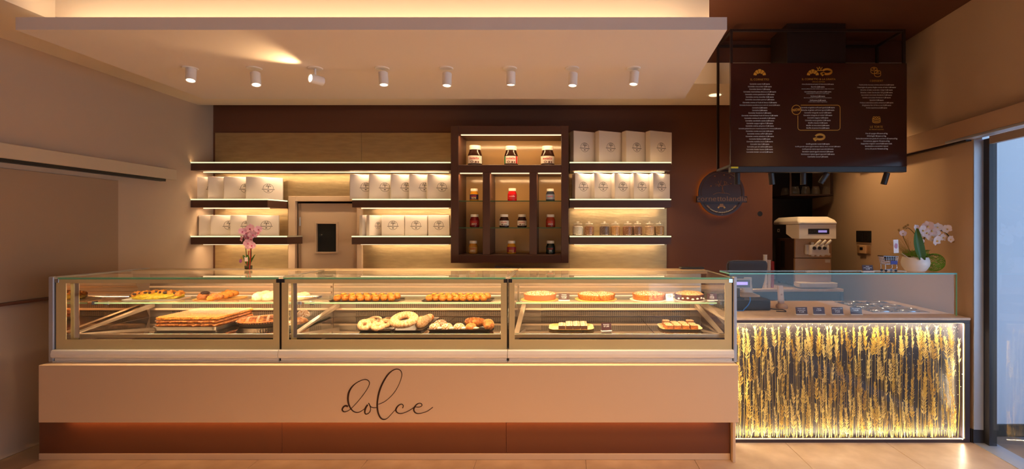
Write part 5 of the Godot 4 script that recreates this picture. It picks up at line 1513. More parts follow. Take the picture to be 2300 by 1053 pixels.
func back_bar() -> void:
	var hw := 1.017
	var o := thing("back_bar", "steel back counter with a tan worktop under the soft ice machine", "counter", Vector3(0, 0, -5.2))
	var xe := X(1895, 5.2)
	part("worktop", spanm(Vector3(1.185, hw - 0.03, 0.0), Vector3(xe, hw, -0.42), 0.003), M.stone, o)
	part("worktop_end", spanm(Vector3(2.43, hw - 0.03, -0.42), Vector3(xe, hw, -1.0), 0.003), M.stone, o)
	part("carcass", spanm(Vector3(1.185, 0.0, -0.03), Vector3(xe - 0.02, hw - 0.03, -0.42), 0.0), M.charcoal, o)
	for k in 3:
		var xa := 1.22 + 0.56 * k
		var dr := part("door", spanm(Vector3(xa, 0.1, -0.012), Vector3(xa + 0.53, hw - 0.12, -0.03), 0.004), M.back_steel, o)
		part("handle", tubem([Vector3(xa + 0.06, hw - 0.15, 0.004), Vector3(xa + 0.47, hw - 0.15, 0.004)], 0.006, 8), M.chrome, dr)
	part("end_panel", spanm(Vector3(xe - 0.02, 0.0, 0.0), Vector3(xe, hw - 0.03, -0.9), 0.001), mt(rgb(90, 110, 150), 0.4, 0.3), o)
	# paper cups
	var cup := [[1718.5, 0.358, M.white, "tallest stack of white paper cups beside the till"], [1727, 0.30, M.card, "middle stack of striped paper cups beside the till"], [1734.5, 0.285, mt(rgb(170, 40, 34), 0.5), "stack of red paper cups nearest the black wall"]]
	for c in cup:
		var d := 5.32
		var s := thing("cup_stack", c[3], "paper cups", Vector3(X(c[0], d), hw + 0.0005, -d), 0.0, "paper cup stacks")
		var h: float = c[1]
		var n := int((h - 0.08) / 0.02)
		for k in n: part("cup", lathem([Vector2(0.014, 0), Vector2(0.014, 0.0), Vector2(0.021, 0.08), Vector2(0.0225, 0.082), Vector2(0.021, 0.084)], 16), c[2], s, Vector3(0, (h - 0.084) * k / (n - 1), 0), Vector3.ZERO)
	# soft ice machine
	o = thing("soft_ice_machine", "white and steel soft ice cream machine with three levers", "ice cream machine", Vector3(X(1826, 5.35), hw, -5.35))
	var ox := o.position.x
	var xx := func(px: float, d := 5.35) -> float: return X(px, d) - ox
	var yy := func(py: float, d := 5.35) -> float: return Y(py, d) - hw
	var xl: float = xx.call(1786.0)
	var xr: float = xx.call(1868.0)
	var y1: float = yy.call(536.0)
	part("rear_body", spanm(Vector3(xl, 0.02, -0.03), Vector3(xr, y1, -0.5), 0.006), mt(rgb(52, 38, 34), 0.45), o)
	for p in [Vector3(xl + 0.03, 0, -0.06), Vector3(xr - 0.03, 0, -0.06), Vector3(xl + 0.03, 0, -0.46), Vector3(xr - 0.03, 0, -0.46)]: part("foot", lathem([Vector2(0.014, 0), Vector2(0.018, 0.02)], 12), M.black, o, p)
	var brush := mt(rgb(186, 152, 116), 0.38, 0.5)
	part("upper_panel", spanm(Vector3(xl, yy.call(579.0), -0.03), Vector3(xr, y1, 0.0), 0.003), brush, o)
	part("lower_panel", spanm(Vector3(xl - 0.004, 0.06, -0.03), Vector3(xr - 0.006, yy.call(580.0), 0.004), 0.003), brush, o)
	# head
	var mb := MB.new()
	var hx0: float = xx.call(1795.0, 5.28)
	var hx1: float = xx.call(1878.0, 5.28)
	mb.xf = Transform3D(Basis(Vector3.FORWARD, Vector3.UP, Vector3.RIGHT), Vector3.ZERO)      # profile: x -> depth, extruded along x
	var yh1: float = yy.call(504.0, 5.28)
	var yh0: float = yy.call(536.0, 5.28)
	mb.extrude(PackedVector2Array([Vector2(-0.07, yh0), Vector2(0.09, yh0), Vector2(0.24, yh0 + 0.05), Vector2(0.24, yh1), Vector2(-0.07, yh1)]), hx0, hx1)
	var head := part("head", mb.mesh(), M.white, o)
	part("control_panel", spanm(Vector3(xx.call(1815.0, 5.28), yy.call(525.5, 5.28), 0.07), Vector3(xx.call(1862.5, 5.28), yy.call(513.6, 5.28), 0.073), 0.001), M.black, head)
	part("screen", spanm(Vector3(xx.call(1837.5, 5.28), yy.call(522.0, 5.28), 0.073), Vector3(xx.call(1857.0, 5.28), yy.call(517.0, 5.28), 0.0745), 0.0), glow(Color(0.25, 0.38, 0.9), 0.6), head)
	for k in 4: part("key", cbox(Vector3(0.012, 0.01, 0.002), 0.001), M.charcoal, head, Vector3(xx.call(1819.0 + 5.0 * k, 5.28), yy.call(519.5 + 2.0 * (k % 2), 5.28), 0.074))
	var lidw: float = hx1 - hx0
	mb = MB.new()
	part("lid", loft([[lidw + 0.015, 0.64, 0.02, 0.0], [lidw + 0.02, 0.66, 0.025, 0.015], [lidw + 0.01, 0.62, 0.03, 0.045, 0.0, -0.01], [lidw - 0.07, 0.52, 0.03, 0.082, 0.0, -0.03]], 5), M.white, o, Vector3((hx0 + hx1) / 2, yh1 + 0.004, -0.245))
	# dispensing head with levers
	part("dispenser", loft([[0.2, 0.05, 0.012, 0.0], [0.215, 0.07, 0.014, 0.01], [0.215, 0.07, 0.014, 0.1], [0.2, 0.05, 0.012, 0.11]]), M.white, o, Vector3(xx.call(1834.0), yy.call(572.0), 0.03))
	part("dispenser_side", spanm(Vector3(xx.call(1807.0), yy.call(571.0), 0.0), Vector3(xx.call(1815.0), yy.call(549.0), 0.04), 0.006), M.white, o)
	part("top_knob", lathem([Vector2(0.014, 0), Vector2(0.018, 0.02), Vector2(0.018, 0.035), Vector2(0, 0.037)], 14), M.white, o, Vector3(xx.call(1822.0), yy.call(551.0), 0.03))
	for k in 3:
		var x: float = xx.call(1827.0 + 11.5 * k, 5.3)
		part("lever", tubem([Vector3(x, yy.call(553.0, 5.3), 0.07), Vector3(x + 0.03, yy.call(545.0, 5.3), 0.09), Vector3(x + 0.055, yy.call(539.0, 5.3), 0.1)], [0.012, 0.015, 0.013], 10), M.white, o)
		part("cam", lathem([Vector2(0, 0), Vector2(0.018, 0.0), Vector2(0.018, 0.0), Vector2(0.018, 0.016), Vector2(0.018, 0.016), Vector2(0.008, 0.016), Vector2(0, 0.012)], 16), M.charcoal, o, Vector3(x, yy.call(557.0, 5.3), 0.062), Vector3(PI / 2, 0, 0))
		part("nozzle", lathem([Vector2(0.014, 0), Vector2(0.018, 0.012), Vector2(0.018, 0.02)], 14), M.white, o, Vector3(x, yy.call(575.5, 5.3), 0.035))
	part("drain_knob", lathem([Vector2(0, 0), Vector2(0.014, 0), Vector2(0.014, 0.02), Vector2(0, 0.022)], 14), M.white, o, Vector3(xx.call(1860.0), yy.call(570.5), 0.0), Vector3(PI / 2, 0, 0))
	part("rating_plate", cbox(Vector3(0.055, 0.035, 0.002), 0.0005), mt(rgb(200, 190, 176), 0.4), o, Vector3(xx.call(1858.5), yy.call(586.0), 0.005))
	part("drip_tray", loft([[0.38, 0.13, 0.02, 0.0], [0.41, 0.15, 0.02, 0.012], [0.41, 0.15, 0.02, 0.05], null, [0.41, 0.15, 0.02, 0.05], [0.38, 0.12, 0.02, 0.045]]), M.white, o, Vector3(xx.call(1831.0, 5.28), 0.012, 0.075))
	stuff(part("side_vents", grille(0.09, 0.3, 16), M.black, o, Vector3(xl - 0.002, 0.2, -0.3), Vector3(0, -PI / 2, 0)))
	# sockets on the black wall
	for q in [[1748.5, 517.5, "upper white socket on the black alcove wall"], [1759, 571, "lower white socket on the black alcove wall"]]:
		var s := thing("wall_socket", q[2], "socket", P(q[0], q[1], 6.695), 0.0, "white sockets in the alcove")
		part("plate", cbox(Vector3(0.034, 0.044, 0.008), 0.002), M.white, s)
		part("insert", cbox(Vector3(0.018, 0.018, 0.003), 0.001), M.charcoal, s, Vector3(0, 0, 0.005))
	# black hanging rack with glasses
	var rx0 := 2.775
	var rx1 := 3.31
	var ry := 2.061
	o = thing("hanging_rack", "open black rack with clear glasses under the menu board", "rack", Vector3(0, ry, -6.0))
	part("bottom_board", spanm(Vector3(rx0, 0.0, 0.0), Vector3(rx1, 0.02, -0.65), 0.002), mt(rgb(50, 32, 28), 0.5), o)
	part("top_board", spanm(Vector3(rx0, 0.46, 0.0), Vector3(rx1, 0.48, -0.65), 0.002), mt(rgb(50, 32, 28), 0.5), o)
	for p in [Vector3(rx0, 0, 0), Vector3(rx1 - 0.024, 0, 0), Vector3(rx0, 0, -0.626), Vector3(rx1 - 0.024, 0, -0.626)]:
		part("upright", spanm(p + Vector3(0, 0.02, 0), p + Vector3(0.024, 0.46, -0.024), 0.002), mt(rgb(50, 32, 28), 0.5), o)
	var gg := [[1763, 6.4, "leftmost glass, seen through the open side of the black rack"], [1785.5, 6.15, "second clear glass from the left in the black rack"], [1809.5, 6.15, "middle clear glass in the black rack"], [1832, 6.15, "second clear glass from the right in the black rack"], [1857, 6.15, "rightmost clear glass in the black rack"]]
	for q in gg:
		var s := thing("drinking_glass", q[2], "glass", Vector3(X(q[0], q[1]), ry + 0.0205, -q[1]), 0.0, "glasses in the black rack")
		part("bowl", lathem([Vector2(0, 0.004), Vector2(0.046, 0.004), Vector2(0.052, 0.012), Vector2(0.053, 0.045), Vector2(0.044, 0.085), Vector2(0.036, 0.098), Vector2(0.04, 0.108)], 24), glass(0.05, 0.05, Color(0.9, 0.86, 0.8)), s)
		part("foot", lathem([Vector2(0, 0), Vector2(0.05, 0), Vector2(0.05, 0.006), Vector2(0, 0.008)], 24), glass(0.12, 0.05, Color(0.9, 0.86, 0.8)), s)
	# plates on the right wall
	var turn := -atan(0.082)
	var d := 5.37
	o = thing("switch_panel", "square black panel of sockets on the tan right wall", "switch panel", Vector3(X(1941.5, d) - 0.002, Y(531, d), -d), turn - PI / 2)
	part("plate", cbox(Vector3(0.30, 0.125, 0.012), 0.003), M.black, o, Vector3(0, 0, 0.006))
	for k in 2:
		part("insert", cbox(Vector3(0.12, 0.1, 0.004), 0.003), mt(rgb(40, 36, 36), 0.3), o, Vector3(-0.07 + 0.14 * k, 0, 0.013))
		for r in 3: part("socket_hole", cbox(Vector3(0.02, 0.012, 0.003), 0.001), mt(rgb(10, 10, 10), 0.4), o, Vector3(-0.07 + 0.14 * k, -0.032 + 0.032 * r, 0.0155))
	o = thing("thermostat", "small beige thermostat below the black switch panel", "thermostat", Vector3(X(1941.5, d) - 0.002, Y(560, d), -d), turn - PI / 2)
	part("plate", cbox(Vector3(0.27, 0.092, 0.01), 0.003), mt(rgb(190, 150, 112), 0.35, 0.3), o, Vector3(0, 0, 0.005))
	part("body", cbox(Vector3(0.13, 0.088, 0.014), 0.003), mt(rgb(216, 178, 140), 0.4), o, Vector3(0, 0, 0.014))
	part("screen", cbox(Vector3(0.06, 0.03, 0.002), 0.0), M.black, o, Vector3(-0.02, 0.008, 0.022))

# ---------------------------------------------------------------- menu board and sign
func menu_board() -> void:
	var d := 4.2
	var o := thing("menu_board", "hanging dark brown menu board in a black frame with gold headings", "menu board", Vector3(X(1837, d), 2.14, -d))
	var ox := o.position.x
	var oy := 2.14
	var xx := func(px: float) -> float: return X(px, d) - ox
	var yy := func(py: float) -> float: return Y(py, d) - oy
	var xl: float = xx.call(1640.5)
	var xr: float = xx.call(2034.5)
	var bar := mt(rgb(38, 26, 24), 0.35)
	var yt: float = yy.call(65.0)
	var yb: float = yy.call(374.0)
	var zb := -0.38
	var t := 0.021
	for x in [xl, xr - t]:
		for z in [0.0, zb + t]: part("frame_post", spanm(Vector3(x, yb, z - t), Vector3(x + t, yt, z), 0.001), bar, o)
		part("frame_bar", spanm(Vector3(x, yt - t, -t), Vector3(x + t, yt, zb + t), 0.001), bar, o)
		part("frame_bar", spanm(Vector3(x, yb, -t), Vector3(x + t, yb + t, zb + t), 0.001), bar, o)
	for z in [0.0, zb + t]:
		part("frame_bar", spanm(Vector3(xl + t, yt - t, z - t), Vector3(xr - t, yt, z), 0.001), bar, o)
		part("frame_bar", spanm(Vector3(xl + t, yb, z - t), Vector3(xr - t, yb + t, z), 0.001), bar, o)
	part("support_box", spanm(Vector3(xx.call(1772.0), yy.call(200.0), -0.035), Vector3(xx.call(1905.0), 3.43 - oy, zb + 0.01), 0.002), mt(rgb(34, 18, 16), 0.5), o)
	var panel := part("menu_panel", spanm(Vector3(xl - 0.001, yb, 0.001), Vector3(xr + 0.001, yy.call(142.5), 0.012), 0.001), mt(rgb(62, 32, 26), 0.12), o)
	part("lamp_track", spanm(Vector3(xl, 0.0, 0.012), Vector3(xr, yb - 0.001, -0.05), 0.002), mt(rgb(40, 40, 46), 0.35), o)
	part("yellow_sticker", spanm(Vector3(xx.call(1641.0), yy.call(378.5), 0.012), Vector3(xx.call(1657.0), yy.call(374.6), 0.0135), 0.0), mt(rgb(226, 210, 30), 0.5), o)
	# spotlights on the track
	var k := 0
	for q in [[1658.0, 0.0, 0.0], [1734.0, 0.15, 0.1], [1806.5, 0.0, 0.0], [1861.0, -0.5, 0.25], [1996.0, -0.25, 0.1]]:
		var sp := part("track_spotlight", lathem([Vector2(0, 0.0), Vector2(0.022, 0.0), Vector2(0.024, -0.004), Vector2(0.024, -0.1), Vector2(0.024, -0.1), Vector2(0.02, -0.1), Vector2(0.018, -0.085), Vector2(0, -0.085)], 20), M.charcoal, o, Vector3(xx.call(q[0]), -0.004, -0.02), Vector3(q[2], 0, q[1]))
		k += 1
	# print
	var zt := 0.0128
	var put := func(cx: float, y: float, a: String, b: String, h := 0.0108) -> void:
		var ta := textm(a, h, false, 0)
		var wa: float = ta.get_aabb().size.x + (h * 0.42 if b != "" else 0.0)
		var wb := 0.0
		var tb: Mesh
		if b != "":
			tb = textm(b, h, true, 0); wb = tb.get_aabb().size.x
		var x: float = xx.call(cx) - (wa + wb) * 0.5
		part("lettering", ta, M.white_print, panel, Vector3(x, yy.call(y), zt))
		if b != "": part("lettering", tb, M.white_print, panel, Vector3(x + wa, yy.call(y), zt))
	var c1 := [["Cornetto vuoto", "1,20 euro"], ["Cornetto cioccolato", "1,50 euro"], ["Cornetto bianco", "1,50 euro"], ["Cornetto marmellata albicocca", "1,50 euro"], ["Cornetto crema pasticcera", "1,50 euro"], ["Cornetto crema chantilly", "1,50 euro"], ["Cornetto cioccolato-panna", "1,80 euro"], ["Cornetto crema ai frutti di bosco", "1,50 euro"], ["Cornetto fondente excellence (con semi di cacao)", "2,00 euro"], ["Cornetto", "2,00 euro"], ["Cornetto", "2,00 euro"], ["Cornetto fondente", "1,50 euro"], ["Cornetto marmellata frutti di bosco", "1,50 euro"], ["Cornetto crema al caramello", "1,50 euro"], ["Cornetto caramello salato", "2,00 euro"], ["Cornetto zuppa inglese", "1,50 euro"], ["Cornetto crema amarena", "1,50 euro"], ["Cornetto pistacchio (con crunch di pistacchio intero)", "2,00 euro"], ["Cornetto crema nocciola", "1,50 euro"], ["Cornetto crema caffè", "1,50 euro"], ["Cornetto crema zabaione", "1,50 euro"], ["Cornetto Baileys", "2,00 euro"], ["Cornetto nutella-cocco", "2,00 euro"], ["Cornetto twix", "1,80 euro"], ["Cornetto pan di stelle", "2,00 euro"], ["Cornetto kinder bueno", "2,00 euro"], ["Cornetto kinder cereali", "2,00 euro"]]
	for i in c1.size(): put.call(1705.0, 189.6 + 5.82 * i + (0.8 if i > 6 else 0.0), c1[i][0], c1[i][1], 0.0092 if c1[i][0].length() > 40 else 0.0108)
	var c2 := [[190, "Oreo (fondente con pezzi di biscotto)", "2,00 euro"], [196, "Burrito", "3,00 euro"], [207, "Cornettolandia paradiso", "2,00 euro"], [217, "Siciliano", "2,00 euro"], [226, "Halloween", "2,00 euro"], [242.3, "Cornetto al gelato soft (vari gusti)", "3,00 euro"], [248.1, "Brioche al gelato soft (vari gusti)", "3,00 euro"], [253.9, "Cornetto integrale vuoto", "1,50 euro"], [259.6, "Cornetto integrale al miele", "1,50 euro"], [265.3, "Cornetto vegano", "1,50 euro"], [271, "Cornetto senza glutine", "1,50 euro"], [276.7, "Muffin classico", "1,50 euro"], [282.4, "Muffin al cioccolato", "2,00 euro"], [288.1, "Muffin al pistacchio", "2,00 euro"], [323.8, "Graffa grande vuota", "1,50 euro"], [329.6, "Graffa grande ripiena (gusti classici: bianca, nera, crema)", "1,80 euro"], [335.3, "Graffa grande ripiena (gusti speciali)", "2,20 euro"], [341, "Bomboli ripieni (gusti classici)", "1,50 euro"], [346.7, "Bomboloni ripieni (gusti speciali)", "1,80 euro"], [352.4, "Ciambella vuota", "1,20 euro"]]
	for q in c2: put.call(1835.0, q[0], q[1], q[2], 0.0092 if q[1].length() > 36 else 0.0106)
	for q in [[200.5, "(nocciola, palline di cioccolato, fondente e bianco, scaglie di burro fuso)"], [211, "(crema chantilly con mascarpone e zuppa inglese)"], [220.5, "(fior di ricotta di pecora e pepite di puro cioccolato fondente)"], [229.5, "(crema zabaione e liquore Strega Alberti)"]]: put.call(1835.0, q[0], q[1], "", 0.0062)
	var c3 := [[191.5, "Pasticciotto leccese crema amarena", "2,00 euro"], [197.2, "Conchiglia di pasta sfoglia crema al latte", "1,50 euro"], [203, "Brioche al latte vuota (da 120gr)", "1,50 euro"], [208.7, "Brioche a latte farcita (da 120 g)", "2,00 euro"], [214.4, "Saccottini cioccolato fondente", "1,50 euro"], [220.1, "Girella cioccolato fondente", "1,50 euro"], [225.8, "Spiedini", "1,50 euro"], [231.5, "Polacca aversana crema amarena", "1,80 euro"], [237.2, "Sfogliatina fior di fico e noci", "2,00 euro"], [242.9, "Frolla napoletana", "2,00 euro"]]
	for q in c3: put.call(1966.5, q[0], q[1], q[2], 0.0104)
	for q in [[300.3, "Pan di spagna", "15 euro al kg"], [306, "Millefoglie", "18 euro al kg"], [311.7, "Torta decorativa con pasta di zucchero", "22 euro al kg"], [317.4, "Cornettone gigante", "15 euro al kg"], [323.1, "Zeppoline mignon vuote", "0,50 euro cad."], [328.8, "Bombolini e cornettini ripieni", ""], [334.5, "(circa 30 pezzi)", "14 euro al kg"]]: put.call(1966.5, q[0], q[1], q[2], 0.0108)
	for q in [[1705.0, 179.5, "IL CORNETTO", 0.0165, 1.15], [1837.0, 178.8, "IL CORNETTO & LA GRAFFA", 0.0155, 1.1], [1837.0, 184.8, "SPECIAL EDITION", 0.009, 1.1], [1966.5, 182.5, "I DESSERT", 0.0165, 1.1], [1966.5, 285.5, "LE TORTE", 0.0175, 1.1], [1966.5, 291.5, "SU PRENOTAZIONE", 0.009, 1.15]]:
		part("heading", textm(q[2], q[3]), M.gold_print, panel, Vector3(xx.call(q[0]), yy.call(q[1]), zt), Vector3.ZERO, Vector3(q[4], 1, 1))
	var pt := func(x: float, y: float) -> Vector3: return Vector3(xx.call(x), yy.call(y), zt)
	var ribbon := func(mb: MB, pts: Array, w: float) -> void:
		for i in pts.size() - 1:
			var a: Vector3 = pts[i]
			var b: Vector3 = pts[i + 1]
			var s := Vector3(-(b - a).y, (b - a).x, 0).normalized() * w * 0.5
			mb.quad(a - s, b - s, b + s, a + s)
	var ring := func(cx: float, cy: float, rx: float, ry: float, a0: float, a1: float, n := 24) -> Array:
		var r := []
		for i in n + 1:
			var a := lerpf(a0, a1, float(i) / n)
			r.append(pt.call(cx + rx * cos(a), cy - ry * sin(a)))
		return r
	# rolls made of five wedges
	var roll := func(cx: float, cy: float, s: float) -> ArrayMesh:
		var mb := MB.new()
		for w in 5:
			var a0 := PI * (0.03 + w * 0.194)
			var a1 := a0 + PI * 0.165
			var ro := s * (1.0 if w == 2 else 0.96)
			var ri := s * (0.38 if w in [1, 2, 3] else 0.5)
			var p: Array = [pt.call(cx + ri * cos(a0), cy - ri * sin(a0)), pt.call(cx + ro * cos(a0), cy - ro * sin(a0)), pt.call(cx + ro * 1.03 * cos((a0 + a1) / 2), cy - ro * 1.03 * sin((a0 + a1) / 2)), pt.call(cx + ro * cos(a1), cy - ro * sin(a1)), pt.call(cx + ri * cos(a1), cy - ri * sin(a1))]
			for i in range(1, 4): mb.tri(p[0], p[i], p[i + 1])
		return mb.mesh()
	part("roll_picture", roll.call(1705.0, 171.0, 14.5), M.gold_print, panel)
	part("roll_picture", roll.call(1824.0, 171.0, 14.0), M.gold_print, panel)
	# twisted loop
	for q in [[1856.0, 162.0, 1.0], [1840.0, 308.0, 1.0]]:
		var mb := MB.new()
		var s: float = q[2]
		ribbon.call(mb, ring.call(q[0], q[1], 10.0 * s, 5.5 * s, -2.6, 2.9), 0.018)
		ribbon.call(mb, [pt.call(q[0] - 8, q[1] + 3), pt.call(q[0] - 15, q[1] + 5)], 0.018); ribbon.call(mb, [pt.call(q[0] - 6, q[1] + 3), pt.call(q[0] - 12, q[1] + 8.5)], 0.018)
		part("loop_picture", mb.mesh(), M.gold_print, panel)
	# small crown above, cakes, framed offer
	var mb := MB.new()
	ribbon.call(mb, [pt.call(1833, 152), pt.call(1836, 158), pt.call(1839, 151), pt.call(1842, 158), pt.call(1845, 152)], 0.006)
	ribbon.call(mb, [pt.call(1833, 159.5), pt.call(1845, 159.5)], 0.006)
	part("crown_picture", mb.mesh(), M.gold_print, panel)
	mb = MB.new()
	for c in [[1961.0, 159.0], [1969.0, 166.0]]:
		ribbon.call(mb, ring.call(c[0], c[1] - 3, 7.0, 3.8, 0, TAU), 0.0045); ribbon.call(mb, ring.call(c[0], c[1] + 3, 7.0, 4.5, PI, TAU), 0.0045)
		ribbon.call(mb, [pt.call(c[0] - 7, c[1] - 3), pt.call(c[0] - 7, c[1] + 3)], 0.0045); ribbon.call(mb, [pt.call(c[0] + 7, c[1] - 3), pt.call(c[0] + 7, c[1] + 3)], 0.0045)
		ribbon.call(mb, ring.call(c[0], c[1] - 3.4, 2.4, 1.3, 0, TAU, 12), 0.004)
	part("dessert_picture", mb.mesh(), M.gold_print, panel)
	mb = MB.new()
	for y in [268.5, 272.5, 276.0]: ribbon.call(mb, ring.call(1966.5, y - 2, 8.5, 2.4, PI, TAU, 14), 0.007)
	for x in [1961.0, 1966.5, 1972.0]: ribbon.call(mb, ring.call(x, 264.5, 2.2, 2.0, 0, TAU, 10), 0.005)
	ribbon.call(mb, [pt.call(1958, 266), pt.call(1958, 275)], 0.005); ribbon.call(mb, [pt.call(1975, 266), pt.call(1975, 275)], 0.005)
	part("cake_picture", mb.mesh(), M.gold_print, panel)
	mb = MB.new()
	var fr: Array = [pt.call(1797, 237), pt.call(1879, 237)] + ring.call(1879.0, 243.0, 6.0, 6.0, PI / 2, 0, 6) + ring.call(1879.0, 287.0, 6.0, 6.0, 0, -PI / 2, 6) + ring.call(1796.5, 287.0, 6.0, 6.0, -PI / 2, -PI, 6) + [pt.call(1790.5, 260)]
	ribbon.call(mb, fr, 0.0048)
	ribbon.call(mb, ring.call(1787.0, 247.5, 10.2, 10.6, 0, TAU, 30), 0.0048)
	part("offer_frame", mb.mesh(), M.gold_print, panel)
	part("heading", textm("NEW", 0.022, true), M.gold_print, panel, pt.call(1787.0, 247.3), Vector3(0, 0, 0.12), Vector3(1.0, 1, 1))

func wall_sign() -> void:
	var d := 5.6
	var o := thing("wall_sign", "round dark brown backlit shop sign with a tree on the brown wall", "sign", Vector3(X(1619.5, d), Y(433.5, d), -d))
	var R := 51.5 * d / F
	var dark := mt(rgb(58, 32, 24), 0.35)
	var face := Vector3(PI / 2, 0, 0)
	part("disc", lathem([Vector2(0, 0), Vector2(R, 0), Vector2(R, 0), Vector2(R, 0.018), Vector2(R, 0.018), Vector2(0, 0.018)], 64), dark, o, Vector3.ZERO, face)
	part("rim_ring", lathem([Vector2(R * 0.86, 0.018), Vector2(R * 0.87, 0.022), Vector2(R * 0.9, 0.022), Vector2(R * 0.91, 0.018)], 64), dark, o, Vector3.ZERO, face)
	var s := d / F
	var pp := func(px: float, py: float, z := 0.022) -> Vector3: return Vector3((px - 598.0) / 7.52 * s, -(py - 552.0) / 7.52 * s, z)
	# name band with raised letters
	part("name_band", loft([[860 / 7.52 * s, 0.03, 0.012, 0.0], [860 / 7.52 * s, 0.03, 0.012, 105 / 7.52 * s]], 4), dark, o, pp.call(600, 712, 0.016))
	var name_mesh := textm("cornettolandia", 0.052, false)
	var nw: float = name_mesh.get_aabb().size.x
	var copper := mt(rgb(150, 100, 62), 0.35, 0.5)
	part("lettering", name_mesh, copper, o, pp.call(602, 652, 0.0325), Vector3.ZERO, Vector3(830 / 7.52 * s / nw, 0.95, 1))
	var arc := bent(textm("sweet experience", 0.024, true), func(p: Vector3) -> Vector3:
		var rr := R * 0.93 - p.y - 0.02
		var a := p.x / (R * 0.86)
		return Vector3(rr * sin(a), -rr * cos(a), 0.0185))
	part("lettering", arc, mt(rgb(236, 212, 160), 0.4, 0.2), o)
	var mb := MB.new()
	for br in [[[612, 560], [606, 500], [612, 440]], [[610, 440], [560, 400], [540, 350]], [[575, 400], [590, 340]], [[590, 425], [540, 410], [485, 405]], [[560, 415], [490, 437]], [[612, 440], [650, 400], [640, 350]], [[640, 410], [690, 390], [660, 360]], [[615, 425], [690, 415], [720, 410]], [[455, 580], [530, 553], [612, 556], [690, 560], [740, 578]], [[642, 562], [620, 500], [614, 450]]]:
		var pts := []
		for q in br: pts.append(pp.call(q[0], q[1], 0.02))
		mb.tube(curve(pts, 5), 0.0022, 6)
	part("tree", mb.mesh(), copper, o)
	mb = MB.new()
	for q in [[485, 270], [640, 250], [740, 297], [757, 397], [420, 437], [555, 437]]:
		mb.xf = Transform3D(Basis(Vector3.RIGHT, PI / 2), pp.call(q[0], q[1], 0.017))
		mb.lathe([Vector2(0.0075, 0), Vector2(0.0065, 0.005), Vector2(0, 0.007)], 12)
	part("leaf_dots", mb.mesh(), copper, o)
	# small car
	mb = MB.new()
	mb.span(pp.call(565, 765, 0.018), pp.call(625, 735, 0.024)); mb.span(pp.call(545, 790, 0.018), pp.call(645, 764, 0.024))
	part("car_picture", mb.mesh(), copper, o)
	for x in [545, 645]: part("car_wheel", lathem([Vector2(0.011, 0), Vector2(0.009, 0.008), Vector2(0, 0.009)], 14), mt(rgb(206, 170, 120), 0.4), o, pp.call(x, 798, 0.018), face)
	mb = MB.new()
	for e in [[-0.86, -0.66], [0.66, 0.86]]:
		for k in 8:
			var a0: float = lerpf(e[0], e[1], k / 8.0)
			var a1: float = lerpf(e[0], e[1], (k + 1) / 8.0)
			mb.quad(Vector3(R * 0.80 * sin(a0), -R * 0.80 * cos(a0), 0.0185), Vector3(R * 0.86 * sin(a0), -R * 0.86 * cos(a0), 0.0185), Vector3(R * 0.86 * sin(a1), -R * 0.86 * cos(a1), 0.0185), Vector3(R * 0.80 * sin(a1), -R * 0.80 * cos(a1), 0.0185))
	part("side_bars", mb.mesh(), copper, o)
	# halo light behind the disc
	var halo := torus_blob(R - 0.012, 0.005, 1, 1.0, 0.0)
	part("halo_strip", halo, glow(Color(1.0, 0.62, 0.12), 4.0), o, Vector3(0, 0, -0.022), face)
	strip_light(o, Vector3(0, 0, -0.012), Vector2(R * 1.4, R * 1.4), 0.04, Color(1.0, 0.62, 0.12), Vector3(0, 0, -1))
	single("cable_hole", lathem([Vector2(0.0, 0.001), Vector2(0.026, 0.001), Vector2(0.03, 0.0)], 20), M.black, "round black cable hole in the brown wall right of the sign", "hole", P(1707, 480, D_WALL), face)

# ---------------------------------------------------------------- orchids
func petal(l: float, w: float, cup: float) -> ArrayMesh:
	var rows := []
	for i in 7:
		var t := i / 6.0
		var row := PackedVector3Array()
		var hw := w * pow(sin(PI * clampf(0.08 + 0.88 * t, 0, 1)), 0.7)
		for j in 7:
			var u := -1.0 + j / 3.0
			row.append(Vector3(u * hw, l * t, cup * (t * t - 0.3 * u * u)))
		rows.append(row)
	var m := MB.new(); m.grid(rows, false); return m.mesh()

func flower(parent: Node, at: Vector3, rot: Vector3, s: float, m: Material, lip: Material) -> void:
	var key := "orchid_flower"
	if not cache.has(key):
		var mb := MB.new()
		for e in [[0.0, 1.0, 0.42], [1.3, 1.0, 0.66], [-1.3, 1.0, 0.66], [2.45, 0.95, 0.4], [-2.45, 0.95, 0.4]]:
			var src := petal(1.0 * e[1], e[2], 0.18)
			var ar := src.surface_get_arrays(0)
			var xf := Transform3D(Basis(Vector3.FORWARD, e[0]), Vector3.ZERO)
			var k := mb.v.size()
			for i in ar[Mesh.ARRAY_VERTEX].size():
				mb.v.append(xf * ar[Mesh.ARRAY_VERTEX][i]); mb.n.append(xf.basis * ar[Mesh.ARRAY_NORMAL][i]); mb.uv.append(Vector2.ZERO)
			for i in ar[Mesh.ARRAY_INDEX]: mb.ix.append(i + k)
		cache[key] = mb.mesh()
	var f := part("flower", cache[key], m, parent, at, rot, Vector3.ONE * s)
	part("lip", blob(Vector3(0.16, 0.2, 0.22), 3, 0.3, 2.0, 1.0, 10, 8), lip, f, Vector3(0, -0.3, 0.08))

func leaf_mesh(l: float, w: float, bendv: float, up: float) -> ArrayMesh:   # arching leaf from the origin along +x
	var rows := []
	for i in 15:
		var t := i / 14.0
		var row := PackedVector3Array()
		var hw := w * pow(sin(PI * clampf(0.1 + 0.88 * t, 0.0, 1.0)), 0.75)
		var c := Vector3(l * t * (1.0 - 0.25 * bendv * t), up * t - bendv * 0.6 * l * t * t, 0)
		for j in 7:
			var u := -1.0 + j / 3.0
			row.append(c + Vector3(0, absf(u) * hw * 0.25, u * hw))
		rows.append(row)
	var m := MB.new(); m.grid(rows, false); return m.mesh()

